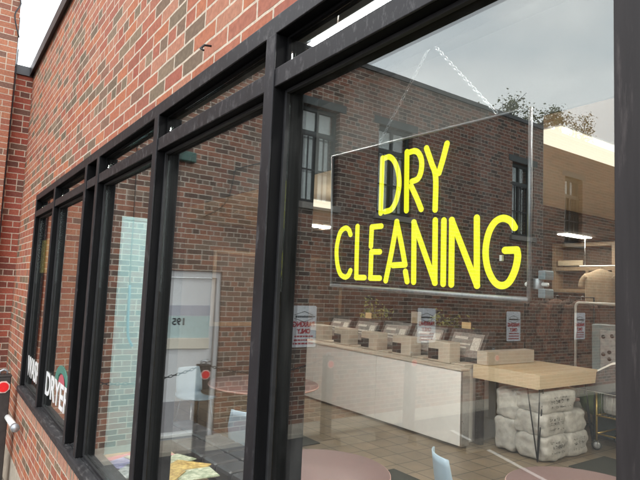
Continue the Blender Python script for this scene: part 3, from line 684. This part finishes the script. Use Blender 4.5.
# plants behind the washers
def plant(x, y, h, w, label, seed):
    rnd = random.Random(seed)
    t = thing('potted_plant', label, 'plant', (x, y, 0), 0, 'plants behind the washers')
    MB().lathe([(.10, 0), (.15, .02), (.19, .34), (.20, .36), (.17, .36), (.165, .30)], n=18).build('pot', M['terracotta'], t)
    st = MB(); lf = MB()
    for k in range(9):
        a = rnd.uniform(0, 2 * PI); r = rnd.uniform(.1, w); hh = h * rnd.uniform(.72, 1)
        pts = smooth_path([(0, 0, .3), (r * .3 * math.cos(a), r * .3 * math.sin(a), hh * .55), (r * math.cos(a), r * math.sin(a), hh)], 5)
        st.tube(pts, .008, 5)
        for j in range(110):
            p = pts[rnd.randrange(len(pts) // 2, len(pts))] + Vector((rnd.gauss(0, .07), rnd.gauss(0, .07), rnd.gauss(0, .08)))
            d = Vector((rnd.gauss(0, 1), rnd.gauss(0, 1), rnd.gauss(-.2, .7))).normalized(); s_ = d.orthogonal().normalized(); l_ = rnd.uniform(.05, .11)
            lf.add([p, p + d * l_ * .5 + s_ * l_ * .22, p + d * l_, p + d * l_ * .5 - s_ * l_ * .22], [(0, 1, 2, 3)])
    st.build('stem', M['bark'], t); lf.build('foliage', M['leaf'], t)
plant(-8.30, 6.5, 1.85, .30, 'yellow green potted plant behind the left consoles', 3)
plant(-6.55, 6.6, 1.75, .34, 'yellow green potted plant behind the consoles left of the last washer', 9)

# ------------------------------------------------------------------ folding table
WT = thing('folding_table', 'wooden topped folding table on black hairpin legs', 'table', (0, 0, 0))
box('table_top', M['wood'], -4.97, -3.98, 5.47, 6.85, 1.035, 1.066, WT, .003)
ap_ = MB(); ap_.box(-4.97, -3.98, 5.45, 5.469, .885, 1.066); ap_.box(-3.979, -3.96, 5.45, 6.85, .895, 1.066); ap_.box(-4.97, -3.98, 6.851, 6.87, .895, 1.066)
ap_.build('apron', M['wood_edge'], WT, .003)
for lx, ly in ((-4.02, 5.50), (-4.02, 6.80)):
    lg = MB()
    for dx, dy in ((-.16, .02), (.03, .0), (-.02, .16 if ly < 6 else -.16)):
        lg.tube([(lx + dx, ly + dy, .90), (lx + .005, ly + .005 * (1 if dy else 0), .012)], .0085, 8)
    lg.build('leg', M['bar'], WT)
box('leg', M['post_dark'], -4.96, -4.86, 5.49, 5.56, 0, .884, WT, .004)
box('leg', M['post_dark'], -4.96, -4.86, 6.76, 6.83, 0, .884, WT, .004)
bxo = box('carton', M['beige'], -4.965, -4.80, 5.52, 6.62, 1.068, 1.25, None, .006); tag(bxo, 'long tan carton lying along the left edge of the wooden table', 'box')
# bags of folded laundry under the table
def bag(loc, sx, sy, sz, label, rz=0., printed=True, seed=0):
    rnd = random.Random(seed)
    loc = (loc[0] + .07, loc[1] + .02, loc[2] * 1.02); sx *= 1.06; sy *= 1.08; sz *= 1.06
    t = thing('laundry_bag', label, 'laundry bag', loc, rz, 'white printed laundry bags stacked under the table')
    vs = []; fs = []; nx, ny, nz = 9, 9, 7
    bm = bmesh.new(); bmesh.ops.create_cube(bm, size=1); bmesh.ops.subdivide_edges(bm, edges=bm.edges, cuts=9, use_grid_fill=True)
    for v in bm.verts:
        p = v.co * 2; q = Vector((math.copysign(abs(p.x) ** .8, p.x), math.copysign(abs(p.y) ** .8, p.y), p.z))
        r = (abs(p.x) ** 7 + abs(p.y) ** 7 + abs(p.z) ** 7) ** (1 / 7)
        p = p / max(r, 1e-6) * (.97 + .03 * max(abs(p.x), abs(p.y), abs(p.z)))
        nn = mnoise.noise(p * 2.1 + Vector((seed * 3.1, 0, 0))) * .10 + mnoise.noise(p * 4 + Vector((seed, 4, 0))) * .06 + mnoise.noise(p * 9 + Vector((seed, 7, 0))) * .03
        p = p * (1 + nn)
        v.co = Vector((p.x * sx / 2, p.y * sy / 2, (p.z * .5 + .5) * sz))
    me = bpy.data.meshes.new('sack'); bm.to_mesh(me); bm.free(); me.materials.append(M['bag'])
    for p in me.polygons: p.use_smooth = True
    o = bpy.data.objects.new('sack', me); COL.objects.link(o); o.parent = t
    o.modifiers.new('s', 'SUBSURF').render_levels = 1
    if printed:
        # illegible print: small ink blocks laid on the +x side and the front, following the sack surface
        pr_ = MB()
        for row, (z, hh) in enumerate(((.68, .10), (.50, .13), (.30, .08))):
            y = -.30
            while y < .26:
                w_ = rnd.uniform(.015, .05)
                for q_ in range(3):
                    if rnd.random() < .6:
                        zz = z + hh * q_ / 3 + rnd.uniform(-.012, .012); pr_.box(0, .004, y * sy, (y + w_ * rnd.uniform(.5, 1.1)) * sy, zz * sz, (zz + hh * rnd.uniform(.12, .36)) * sz)
                y += w_ + rnd.choice((.006, .01, .05))
        po = pr_.build('print', M['ink'], t)
        sw = po.modifiers.new('wrap', 'SHRINKWRAP'); sw.target = o; sw.wrap_method = 'PROJECT'; sw.use_project_x = True; sw.use_negative_direction = True; sw.use_positive_direction = True; sw.offset = .004
        po.location = (sx * .6, 0, 0)
    return t
bag((-4.23, 5.80, 0), .44, .50, .30, 'white printed bag at the bottom front of the stack', 0, True, 1)
bag((-4.20, 6.27, 0), .40, .42, .30, 'white printed bag at the bottom back of the stack', 0, True, 2)
bag((-4.26, 5.80, .28), .44, .48, .28, 'white printed bag in the middle of the stack, front', 0, True, 3)
bag((-4.23, 6.26, .28), .42, .44, .28, 'creased plain bag in the middle of the stack, back', 0, False, 4)
bag((-4.30, 5.95, .54), .46, .70, .27, 'wide printed bag on top of the stack', 0, True, 5)
bag((-4.62, 5.85, 0), .34, .55, .42, 'plain white bag low at the left of the stack', 0, False, 6)
bag((-4.60, 5.85, .40), .34, .55, .38, 'plain white bag high at the left of the stack', 0, False, 7)
hp = thing('folded_cloth_bundle', 'brown and cream folded bundle on the floor under the table', 'laundry', (-5.0, 7.35, 0))
box('lower_fold', M['cloth_tan'], -.40, .4, -.2, .2, 0, .33, hp, .06); box('white_fold', M['bag'], -.42, .42, -.22, .22, .331, .47, hp, .05); box('pink_fold', M['pink_edge'], -.40, .40, -.2, .2, .471, .51, hp, .015); box('upper_fold', M['tan_trim'], -.28, .36, -.18, .18, .511, .86, hp, .09)

# ------------------------------------------------------------------ laundry cart
LC = thing('laundry_cart', 'brass and wire laundry cart on casters beside the table', 'cart', (-3.55, 7.1, 0))
g = MB()
a, b = .42, .30
for sx in (-1, 1):
    for sy in (-1, 1): g.tube([(sx * a, sy * b, .13), (sx * a, sy * b, .80)], .014, 8)
for z in (.22, .46, .80):
    g.tube([(-a, -b, z), (a, -b, z)], .012, 8); g.tube([(-a, b, z), (a, b, z)], .012, 8); g.tube([(-a, -b, z), (-a, b, z)], .012, 8); g.tube([(a, -b, z), (a, b, z)], .012, 8)
g.build('tube_frame', M['gold'], LC)
g = MB()
for k in range(13):
    x = -a + 2 * a * k / 12; g.tube([(x, -b, .46), (x, -b, .80)], .003, 5); g.tube([(x, -b, .46), (x, b, .46)], .003, 5)
for k in range(9):
    y = -b + 2 * b * k / 8; g.tube([(-a, y, .46), (-a, y, .80)], .003, 5); g.tube([(a, y, .46), (a, y, .8)], .003, 5)
g.build('wire_basket', M['steel'], LC)
for sx in (-1, 1):
    for sy in (-1, 1):
        w = MB(); w.lathe([(.03, -.012), (.062, -.016), (.066, 0), (.062, .016), (.03, .012)], n=18)
        o = w.build('caster_wheel', M['rubber'], LC); o.location = (sx * a, sy * b, .066); o.rotation_euler = (PI / 2, 0, .5)
        h = MB(); h.lathe([(.02, -.02), (.046, -.019), (.046, .019), (.02, .02)], n=16); hb_ = h.build('hub', M['galv'], o)
        fk = MB(); fk.box(sx * a - .028, sx * a - .02, sy * b - .02, sy * b + .02, .05, .13); fk.box(sx * a + .02, sx * a + .028, sy * b - .02, sy * b + .02, .05, .13); fk.build('caster_fork', M['steel'], LC, .002)
tag(box('white_linen', M['bag'], -3.93, -3.17, 6.84, 7.36, .48, .79, None, .07), 'white linen heaped in the laundry cart', 'linen')
ib = thing('ironing_board', 'pointed dark ironing board with pale rim leaning over the cart', 'ironing board', (-4.40, 6.74, .80))
pts = [(-.02, .0), (.10, -.02), (.9, -.03), (.9, .50), (.62, .40), (.30, .19), (.10, .07)]
MB().prism(pts, 'y', .004, .022).build('rim', M['white_pipe'], ib, .004)
MB().prism([(.02, .002), (.11, -.012), (.88, -.02), (.88, .455), (.62, .365), (.30, .16), (.11, .05)], 'y', -.016, .003).build('cover', M['vinyl'], ib, .008)
ib.rotation_euler = (math.radians(-14), 0, 0)
gs = MB(); gs.lathe([(.02, 0), (.13, .03), (.19, .14), (.20, .28), (.15, .40), (.05, .46), (.03, .50)], n=20)
o = gs.build('drawstring_bag', M['green_cloth'], None, 0, 1); o.location = (-4.10, 6.99, .42); tag(o, 'olive green drawstring bag hanging at the cart end', 'bag')
MB().tube([(0, 0, .49), (.03, .0, .56), (.10, .04, .44)], .006, 6).build('cord', M['cable'], o)

# ------------------------------------------------------------------ garment rack, clothes, cabinet
GR = thing('garment_rack', 'white tube garment rack behind the wooden table', 'clothes rack', (0, 0, 0))
yy = 8.0; xa, xb = -4.95, -3.55
MB().tube([(xa, yy, .02), (xa, yy, 1.90)] + [(xa + .07 - .07 * math.cos(k * PI / 8), yy, 1.90 + .07 * math.sin(k * PI / 8)) for k in range(1, 5)] + [(xb - .07, yy, 1.97)] + [(xb - .07 + .07 * math.sin(k * PI / 8), yy, 1.90 + .07 * math.cos(k * PI / 8)) for k in range(1, 5)] + [(xb, yy, .02)], .02, 10).build('rail', M['white_pipe'], GR)
for x in (xa, xb): MB().tube([(x, yy - .25, .02), (x, yy + .25, .02)], .02, 8).build('foot', M['white_pipe'], GR)
SR = thing('wall_rail', 'short pale hanging rail near the back wall', 'rail', (0, 0, 0))
MB().tube([(-5.3, 8.75, 2.62), (-3.9, 8.75, 2.62)], .012, 8).build('bar', M['white_pipe'], SR)
for x in (-5.2, -4.0): MB().tube([(x, 8.75, 2.62), (x, 8.75, 3.19)], .008, 6).build('hanger_rod', M['steel'], SR)
def garment(name, x, y, z, w, h, th, m, label, cat, sleeves=True, seed=0, group=None):
    t = thing(name, label, cat, (x, y, z), 0, group)
    n = 13; rows = 12; mb = MB()
    fr = []; bk_ = []
    for j in range(rows + 1):
        v = j / rows
        half = w / 2 * (.42 + .58 * min(1, (v / .10) ** .6)) if v < .16 else w / 2 * (1 - .10 * math.sin((v - .16) * 2.4))
        zz = -h * v - (.0 if v > .16 else 0)
        for k in range(n + 1):
            u = k / n * 2 - 1
            dpt = th * math.sqrt(max(0, 1 - abs(u) ** 3)) * (.35 + .65 * min(1, v * 4)) + .02 * v * math.sin(u * 11 + seed) * (1 - u * u)
            sag = -.07 * abs(u) ** 1.5 * w if v < .5 else -.03 * abs(u) * w
            fr.append((u * half, -dpt, zz + sag)); bk_.append((u * half, dpt, zz + sag))
    N = n + 1; T = len(fr); fs = []
    for j in range(rows):
        for k in range(n):
            a = j * N + k; fs.append((a, a + 1, a + 1 + N, a + N)); fs.append((T + a, T + a + N, T + a + 1 + N, T + a + 1))
        fs.append((j * N, j * N + N, T + j * N + N, T + j * N)); fs.append((j * N + n, T + j * N + n, T + j * N + N + n, j * N + N + n))
    for k in range(n):
        fs.append((k, T + k, T + k + 1, k + 1)); a = rows * N + k; fs.append((a, a + 1, T + a + 1, T + a))
    mb.add(fr + bk_, fs, True); mb.build('cloth_body', m, t)
    if sleeves:
        for s in (-1, 1):
            sl_ = MB(); ln = sleeves if isinstance(sleeves, float) else h * .35
            sl_.tube(smooth_path([(s * w * .38, 0, -.16 * w - .03), (s * w * .50, 0, -.18 * w - ln * .45), (s * w * .55, 0, -.20 * w - ln)], 4), [th * .95] * 9, 10)
            sl_.build('sleeve', m, t)
    hk = MB(); hk.tube([(0, 0, -.04), (0, 0, .035)] + [(.025 - .025 * math.cos(q), 0, .035 + .025 * math.sin(q)) for q in (.6, 1.2, 1.9, 2.5)], .004, 6); hk.build('hanger_hook', M['steel'], t)
    return t
garment('hanging_shirt', -4.92, 8.75, 2.57, .62, .62, .07, M['cloth_tan'], 'tan short sleeved shirt hanging high above the white rack', 'shirt', .22, 1)
for x, m_, l, h, s in ((-5.72, M['cloth_dark'], 'dark brown coat hung at the left end of the dark row', .98, 1), (-5.48, M['cloth_rust'], 'rust brown coat second in the dark row', .92, 2), (-5.24, M['cloth_dark'], 'long near black coat in the middle of the dark row', 1.05, 3), (-5.02, M['cloth_rust'], 'reddish brown coat at the right end of the dark row', .9, 4)):
    c = garment('hanging_coat', x, 8.3, 2.02, .50, h, .09, m_, l, 'coat', .62, s, 'dark coats on the rear rail'); c.rotation_euler = (0, 0, 1.0)
CR = thing('coat_rail', 'dark rail carrying the brown coats', 'clothes rack', (0, 0, 0))
MB().tube([(-6.1, 8.3, .02), (-6.1, 8.3, 2.06), (-4.8, 8.3, 2.06), (-4.8, 8.3, .02)], .016, 8).build('rail', M['bar'], CR)
for x in (-6.1, -4.8): MB().tube([(x, 8.05, .02), (x, 8.55, .02)], .016, 8).build('foot', M['bar'], CR)
CM = thing('change_machine', 'blue grey change machine with black buttons by the right post', 'machine', (-4.22, 7.75, 0))
box('cabinet', M['grey_cab'], -.22, .30, -.2, .2, 0, 1.66, CM, .015); box('face_plate', M['galv'], -.08, .26, -.215, -.201, .95, 1.58, CM, .004)
for x, z in ((-.03, 1.48), (.10, 1.50), (.18, 1.44), (-.03, 1.22), (.06, 1.26), (.06, 1.16)): MB().tube([(x, -.23, z), (x, -.2145, z)], .028, 12).build('button', M['black'], CM)
box('coin_tray', M['black'], .0, .16, -.24, -.216, .99, 1.06, CM, .005)
SH = thing('wall_cupboard', 'tan framed wall cupboard on the dark back wall', 'cupboard', (-5.55, 9.59, 2.15))
f = MB()
for q in ((-.62, -.55, 0, .95), (.55, .62, 0, .95), (-.55, .55, 0, .07), (-.55, .55, .88, .95), (-.55, .55, .42, .49), (.06, .12, .07, .42)): f.box(q[0], q[1], -.30, 0, q[2], q[3])
f.build('carcass', M['tan_trim'], SH, .004)
box('back_panel', M['ceil_dark'], -.55, .55, -.02, -.002, .07, .88, SH, 0); box('drawer_front', M['wood_edge'], -.5, .0, -.29, -.27, .52, .62, SH, .004)
SH2 = thing('door_frame_panel', 'pale tan door panel at the right of the back wall', 'panel', (-4.15, 9.55, 0))
box('leaf', M['tan_trim'], -.28, .28, -.03, .0, 0, 2.6, SH2, .004); box('knob', M['steel'], -.22, -.18, -.08, -.031, 1.0, 1.04, SH2, .01)
# framed panelling on the end wall
for y, l in ((4.4, 'tan framed wall panel seen left of the neon sign'), (6.2, 'tan framed wall panel behind the washers')):
    p = thing('framed_panel', l, 'panel', (-9.89, y, 1.2), 0, 'framed panels on the end wall')
    f = MB()
    for q in ((-.7, -.62, 0, 1.5), (.62, .7, 0, 1.5), (-.62, .62, 0, .08), (-.62, .62, 1.42, 1.5)): f.box(0, .03, *q)
    f.build('trim', M['tan_trim'], p, .004); box('field', M['brown_wall'], .001, .012, -.62, .62, .08, 1.42, p, 0)

# ------------------------------------------------------------------ pink tables, chairs, benches
def round_table(x, y, r, label, proto=[None]):
    t = thing('round_table', label, 'table', (x, y, 0), 0, 'round pink tables by the window')
    MB().lathe([(r - .012, .712), (r, .718), (r, .736), (r - .006, .741)], n=56).build('table_top', M['pink'], t)
    MB().lathe([(r + .001, .717), (r + .004, .720), (r + .004, .734), (r + .001, .737)], n=56).build('edge_band', M['pink_edge'], t)
    MB().lathe([(.03, .04), (.03, .71)], n=16).build('pedestal', M['bar'], t)
    b = MB()
    for k in range(4):
        a = PI / 4 + k * PI / 2; b.tube([(0, 0, .07), (.36 * math.cos(a), .36 * math.sin(a), .02)], .022, 8)
    b.build('base', M['bar'], t); return t
round_table(-3.19, 1.60, .50, 'large dusty pink round table below the neon sign')
round_table(-2.02, 2.95, .50, 'pink round table just left of the right window post')
round_table(-6.35, 2.95, .72, 'pink round table mirrored over the brick beside the grey door')
def chair(x, y, rz, label, proto=[None]):
    if proto[0] is None:
        t = thing('plastic_chair', label, 'chair', (x, y, 0), rz, 'pale blue moulded chairs')
        prof = [(-.22, .45), (-.20, .455), (-.05, .43), (.12, .425), (.19, .45), (.215, .52), (.24, .68), (.265, .84)]
        W = [.20, .21, .215, .21, .205, .205, .21, .17]
        prof2 = smooth_path([(0, a, b) for a, b in prof], 3); n = 8; vs = []; fs = []
        for j, p in enumerate(prof2):
            tt = j / (len(prof2) - 1) * (len(W) - 1); i0 = min(int(tt), len(W) - 2); w_ = W[i0] + (W[i0 + 1] - W[i0]) * (tt - i0)
            for k in range(n + 1):
                u = k / n * 2 - 1; vs.append((u * w_, p.y - (.05 * u * u if p.z > .5 else 0), p.z + (.025 * u * u if p.z < .5 else 0)))
        for j in range(len(prof2) - 1):
            for k in range(n): a = j * (n + 1) + k; fs.append((a, a + 1, a + n + 2, a + n + 1))
        mb = MB(); mb.add(vs, fs, True); o = mb.build('seat_shell', M['blue'], t); sm = o.modifiers.new('so', 'SOLIDIFY'); sm.thickness = .012
        for sx in (-1, 1):
            for y0, y1 in ((-.14, -.2), (.14, .22)): MB().tube([(sx * .15, y0, .425), (sx * .19, y1, 0)], .011, 8).build('leg', M['steel'], t)
        proto[0] = t; return t
    return dup(proto[0], (x, y, 0), rz, label)
chair(-2.72, 2.62, math.radians(150), 'pale blue chair between the two pink tables')
chair(-7.15, 2.35, math.radians(100), 'pale blue chair mirrored over the grey door')
chair(-4.72, 1.95, math.radians(215), 'pale blue chair back above the charcoal bench')
bn = thing('bench', 'charcoal quilted vinyl bench under the window', 'bench', (-4.6, 1.45, 0), math.radians(4))
mb = MB()
for k in range(8):
    for j in range(2): mb.box(-.95 + .24 * k, -.95 + .24 * k + .236, -.25 + .25 * j, -.25 + .25 * j + .246, .46, .58)
mb.build('seat_cushion', M['vinyl'], bn, .03); box('plinth', M['bar'], -.93, .95, -.22, .23, 0, .459, bn, .01)
for x, y, l, q in ((-6.45, 3.25, 'dark rubber mat on the tiles left of the pink table', (.55, .33)), (-4.42, 3.5, 'small dark mat on the tiles right of the pink table', (.26, .24)), (-3.45, 6.15, 'dark rubber floor mat in front of the bag stack', (.30, .42))):
    tag(box('floor_mat', M['rubber'], x - q[0], x + q[0], y - q[1], y + q[1], 0, .012, None, .005), l, 'mat', 'dark floor mats')
# window ledge with magazines
ld = thing('magazine_table', 'tan table against the inside of the window, littered with magazines', 'table', (-3.2, .44, 0))
box('table_top', M['ledge'], -.63, .60, -.28, .28, .82, .85, ld, .006)
for sx in (-.57, .54):
    for sy in (-.22, .22): box('leg', M['ledge'], sx - .02, sx + .02, sy - .02, sy + .02, 0, .819, ld, .003)
random.seed(5)
MG = [(-3.66, .38, 'pink', 'pink magazine at the left end of the pile'), (-3.55, .58, 'pink', 'pink magazine at the back of the table'), (-3.55, .36, 'blue', 'blue and violet magazine beside the pink one'), (-3.34, .34, 'white', 'white magazine lying near the glass'), (-3.40, .62, 'green', 'green and cream magazine at the back edge'), (-3.26, .48, 'white', 'white magazine lying in the middle of the table'), (-3.22, .64, 'yellow', 'brown and orange magazine at the back edge'), (-3.05, .62, 'green', 'green and cream magazine nearest the bench'), (-3.08, .44, 'yellow', 'orange leaflet at the right of the white magazine'), (-3.45, .47, 'green', 'green leaflet partly under the white magazine')]
for i, (x, y, c, l) in enumerate(MG):
    o = MB().box(-.085, .085, -.115, .115, 0, .006).build('magazine', M['mag_' + c], None, .001)
    o.location = (x, y,   .852 + .007 * i); o.rotation_euler = (0, 0, random.uniform(-.9, .9)); tag(o, l, 'magazine', 'magazines on the window table')

# ------------------------------------------------------------------ trees behind the side building
def tree(x, y, h, label, seed, leaf, bark, spread=1.6, leaves=True, nb=9):
    rnd = random.Random(seed)
    t = thing('tree', label, 'tree', (x, y, -.1))
    tk = MB(); tips = []
    def branch(p, d, L_, r, lev):
        pts = [p]; q = p.copy()
        for k in range(5):
            d = (d + Vector((rnd.gauss(0, .16), rnd.gauss(0, .16), rnd.gauss(.03, .10)))).normalized(); q = q + d * L_ / 5; pts.append(q.copy())
        tk.tube(pts, [r * (1 - .13 * k) for k in range(6)], 6)
        if lev == 0: tips.extend(pts[2:]); return
        for k in range(rnd.randint(3, 4)):
            i = rnd.randint(2, 5); a = rnd.uniform(0, 2 * PI); nd_ = (d + Vector((math.cos(a), math.sin(a), rnd.uniform(-.1, .5))) * .85).normalized()
            branch(pts[i], nd_, L_ * rnd.uniform(.5, .72), r * .5, lev - 1)
    tk.tube([(0, 0, 0), (.03, 0, h * .3), (.0, .05, h * .55)], [.19, .15, .12], 10)
    for k in range(nb):
        a = 2 * PI * k / nb + rnd.uniform(-.3, .3)
        branch(Vector((0, .04, h * rnd.uniform(.42, .55))), Vector((math.cos(a), math.sin(a), rnd.uniform(.5, 1.4))).normalized(), spread * rnd.uniform(.7, 1.1), .055, 2)
    tk.build('trunk', bark, t)
    if leaves:
        lf = MB()
        for p in tips:
            if mnoise.noise(p * 1.3 + Vector((seed, 0, 0))) < -.02: continue
            for j in range(12):
                c = p + Vector((rnd.gauss(0, .10), rnd.gauss(0, .10), rnd.gauss(0, .10)))
                d = Vector((rnd.gauss(0, 1), rnd.gauss(0, 1), rnd.gauss(0, .8))).normalized(); s_ = d.orthogonal().normalized(); l_ = rnd.uniform(.05, .10)
                lf.add([c, c + d * l_ * .5 + s_ * l_ * .28, c + d * l_, c + d * l_ * .5 - s_ * l_ * .28], [(0, 1, 2, 3)])
        lf.build('crown', leaf, t)
    return t
tree(-9.6, V(12.5), 11.6, 'sparse olive leaved tree above the roofline at the sign corner', 11, M['leaf_tree'], M['bark'], 1.3)
tree(-9.6, V(14.75), 11.9, 'olive leaved tree mirrored above the ceiling light', 23, M['leaf_tree'], M['bark'], 1.2)

# ------------------------------------------------------------------ world, sun, camera
SUN_EL, SUN_AZ = math.radians(48), math.radians(140)   # azimuth from +Y clockwise
W = bpy.data.worlds.new('World'); S.world = W; W.use_nodes = True
nt = W.node_tree; nt.nodes.clear(); L = nt.links.new
out = nd(nt, 'ShaderNodeOutputWorld'); bg = nd(nt, 'ShaderNodeBackground'); bg.inputs['Strength'].default_value = .12
sky = nd(nt, 'ShaderNodeTexSky'); sky.sky_type = 'NISHITA'; sky.sun_disc = False; sky.sun_elevation = SUN_EL; sky.sun_rotation = SUN_AZ
tc = nd(nt, 'ShaderNodeTexCoord'); mp = nd(nt, 'ShaderNodeMapping'); mp.inputs['Scale'].default_value = (1, 1, 2.2)
nz = nd(nt, 'ShaderNodeTexNoise'); nz.inputs['Scale'].default_value = 2.1; nz.inputs['Detail'].default_value = 5; nz.inputs['Roughness'].default_value = .5
L(tc.outputs['Generated'], mp.inputs['Vector']); L(mp.outputs['Vector'], nz.inputs['Vector'])
cl = ramp(nt, [(.30, (18.5, 20.3, 22.2)), (.48, (23.5, 24.8, 26)), (.56, (27, 27.6, 28.2)), (.70, (34, 34, 34))]); L(nz.outputs['Fac'], cl.inputs['Fac'])
mx = nd(nt, 'ShaderNodeMix', data_type='RGBA'); mx.inputs[0].default_value = .93
L(sky.outputs['Color'], mx.inputs[6]); L(cl.outputs['Color'], mx.inputs[7]); L(mx.outputs[2], bg.inputs['Color']); L(bg.outputs[0], out.inputs['Surface'])
sl = bpy.data.lights.new('sun', 'SUN'); sl.energy = .9; sl.angle = math.radians(14); sl.color = (1, .96, .9)
so = bpy.data.objects.new('sun', sl); COL.objects.link(so); so.rotation_euler = (PI / 2 - SUN_EL, 0, PI - SUN_AZ); so.location = (5, -8, 12)

f, yaw, pitch, roll = 544.175, .613421689, .0904675698, .0436911765
F = Vector((-math.cos(yaw) * math.cos(pitch), math.sin(yaw) * math.cos(pitch), math.sin(pitch)))
r = F.cross(Vector((0, 0, 1))).normalized(); u = r.cross(F)
r2 = r * math.cos(roll) + u * math.sin(roll); u2 = u * math.cos(roll) - r * math.sin(roll)
cam = bpy.data.cameras.new('camera'); cam.sensor_width = 36; cam.lens = f / 640 * 36; cam.clip_start = .02; cam.clip_end = 1000
co = bpy.data.objects.new('camera', cam); COL.objects.link(co)
mw = Matrix((r2, u2, -F)).transposed().to_4x4(); mw.translation = Vector((0, -.72, 2.0)); co.matrix_world = mw
S.camera = co
S.view_settings.view_transform = 'Standard'; S.view_settings.look = 'None'; S.view_settings.exposure = 0; S.view_settings.gamma = 1; S.view_settings.use_curve_mapping = False
S.cycles.max_bounces = 10; S.cycles.transparent_max_bounces = 24; S.cycles.glossy_bounces = 6; S.cycles.use_denoising = True
S.cycles.caustics_reflective = False; S.cycles.caustics_refractive = False
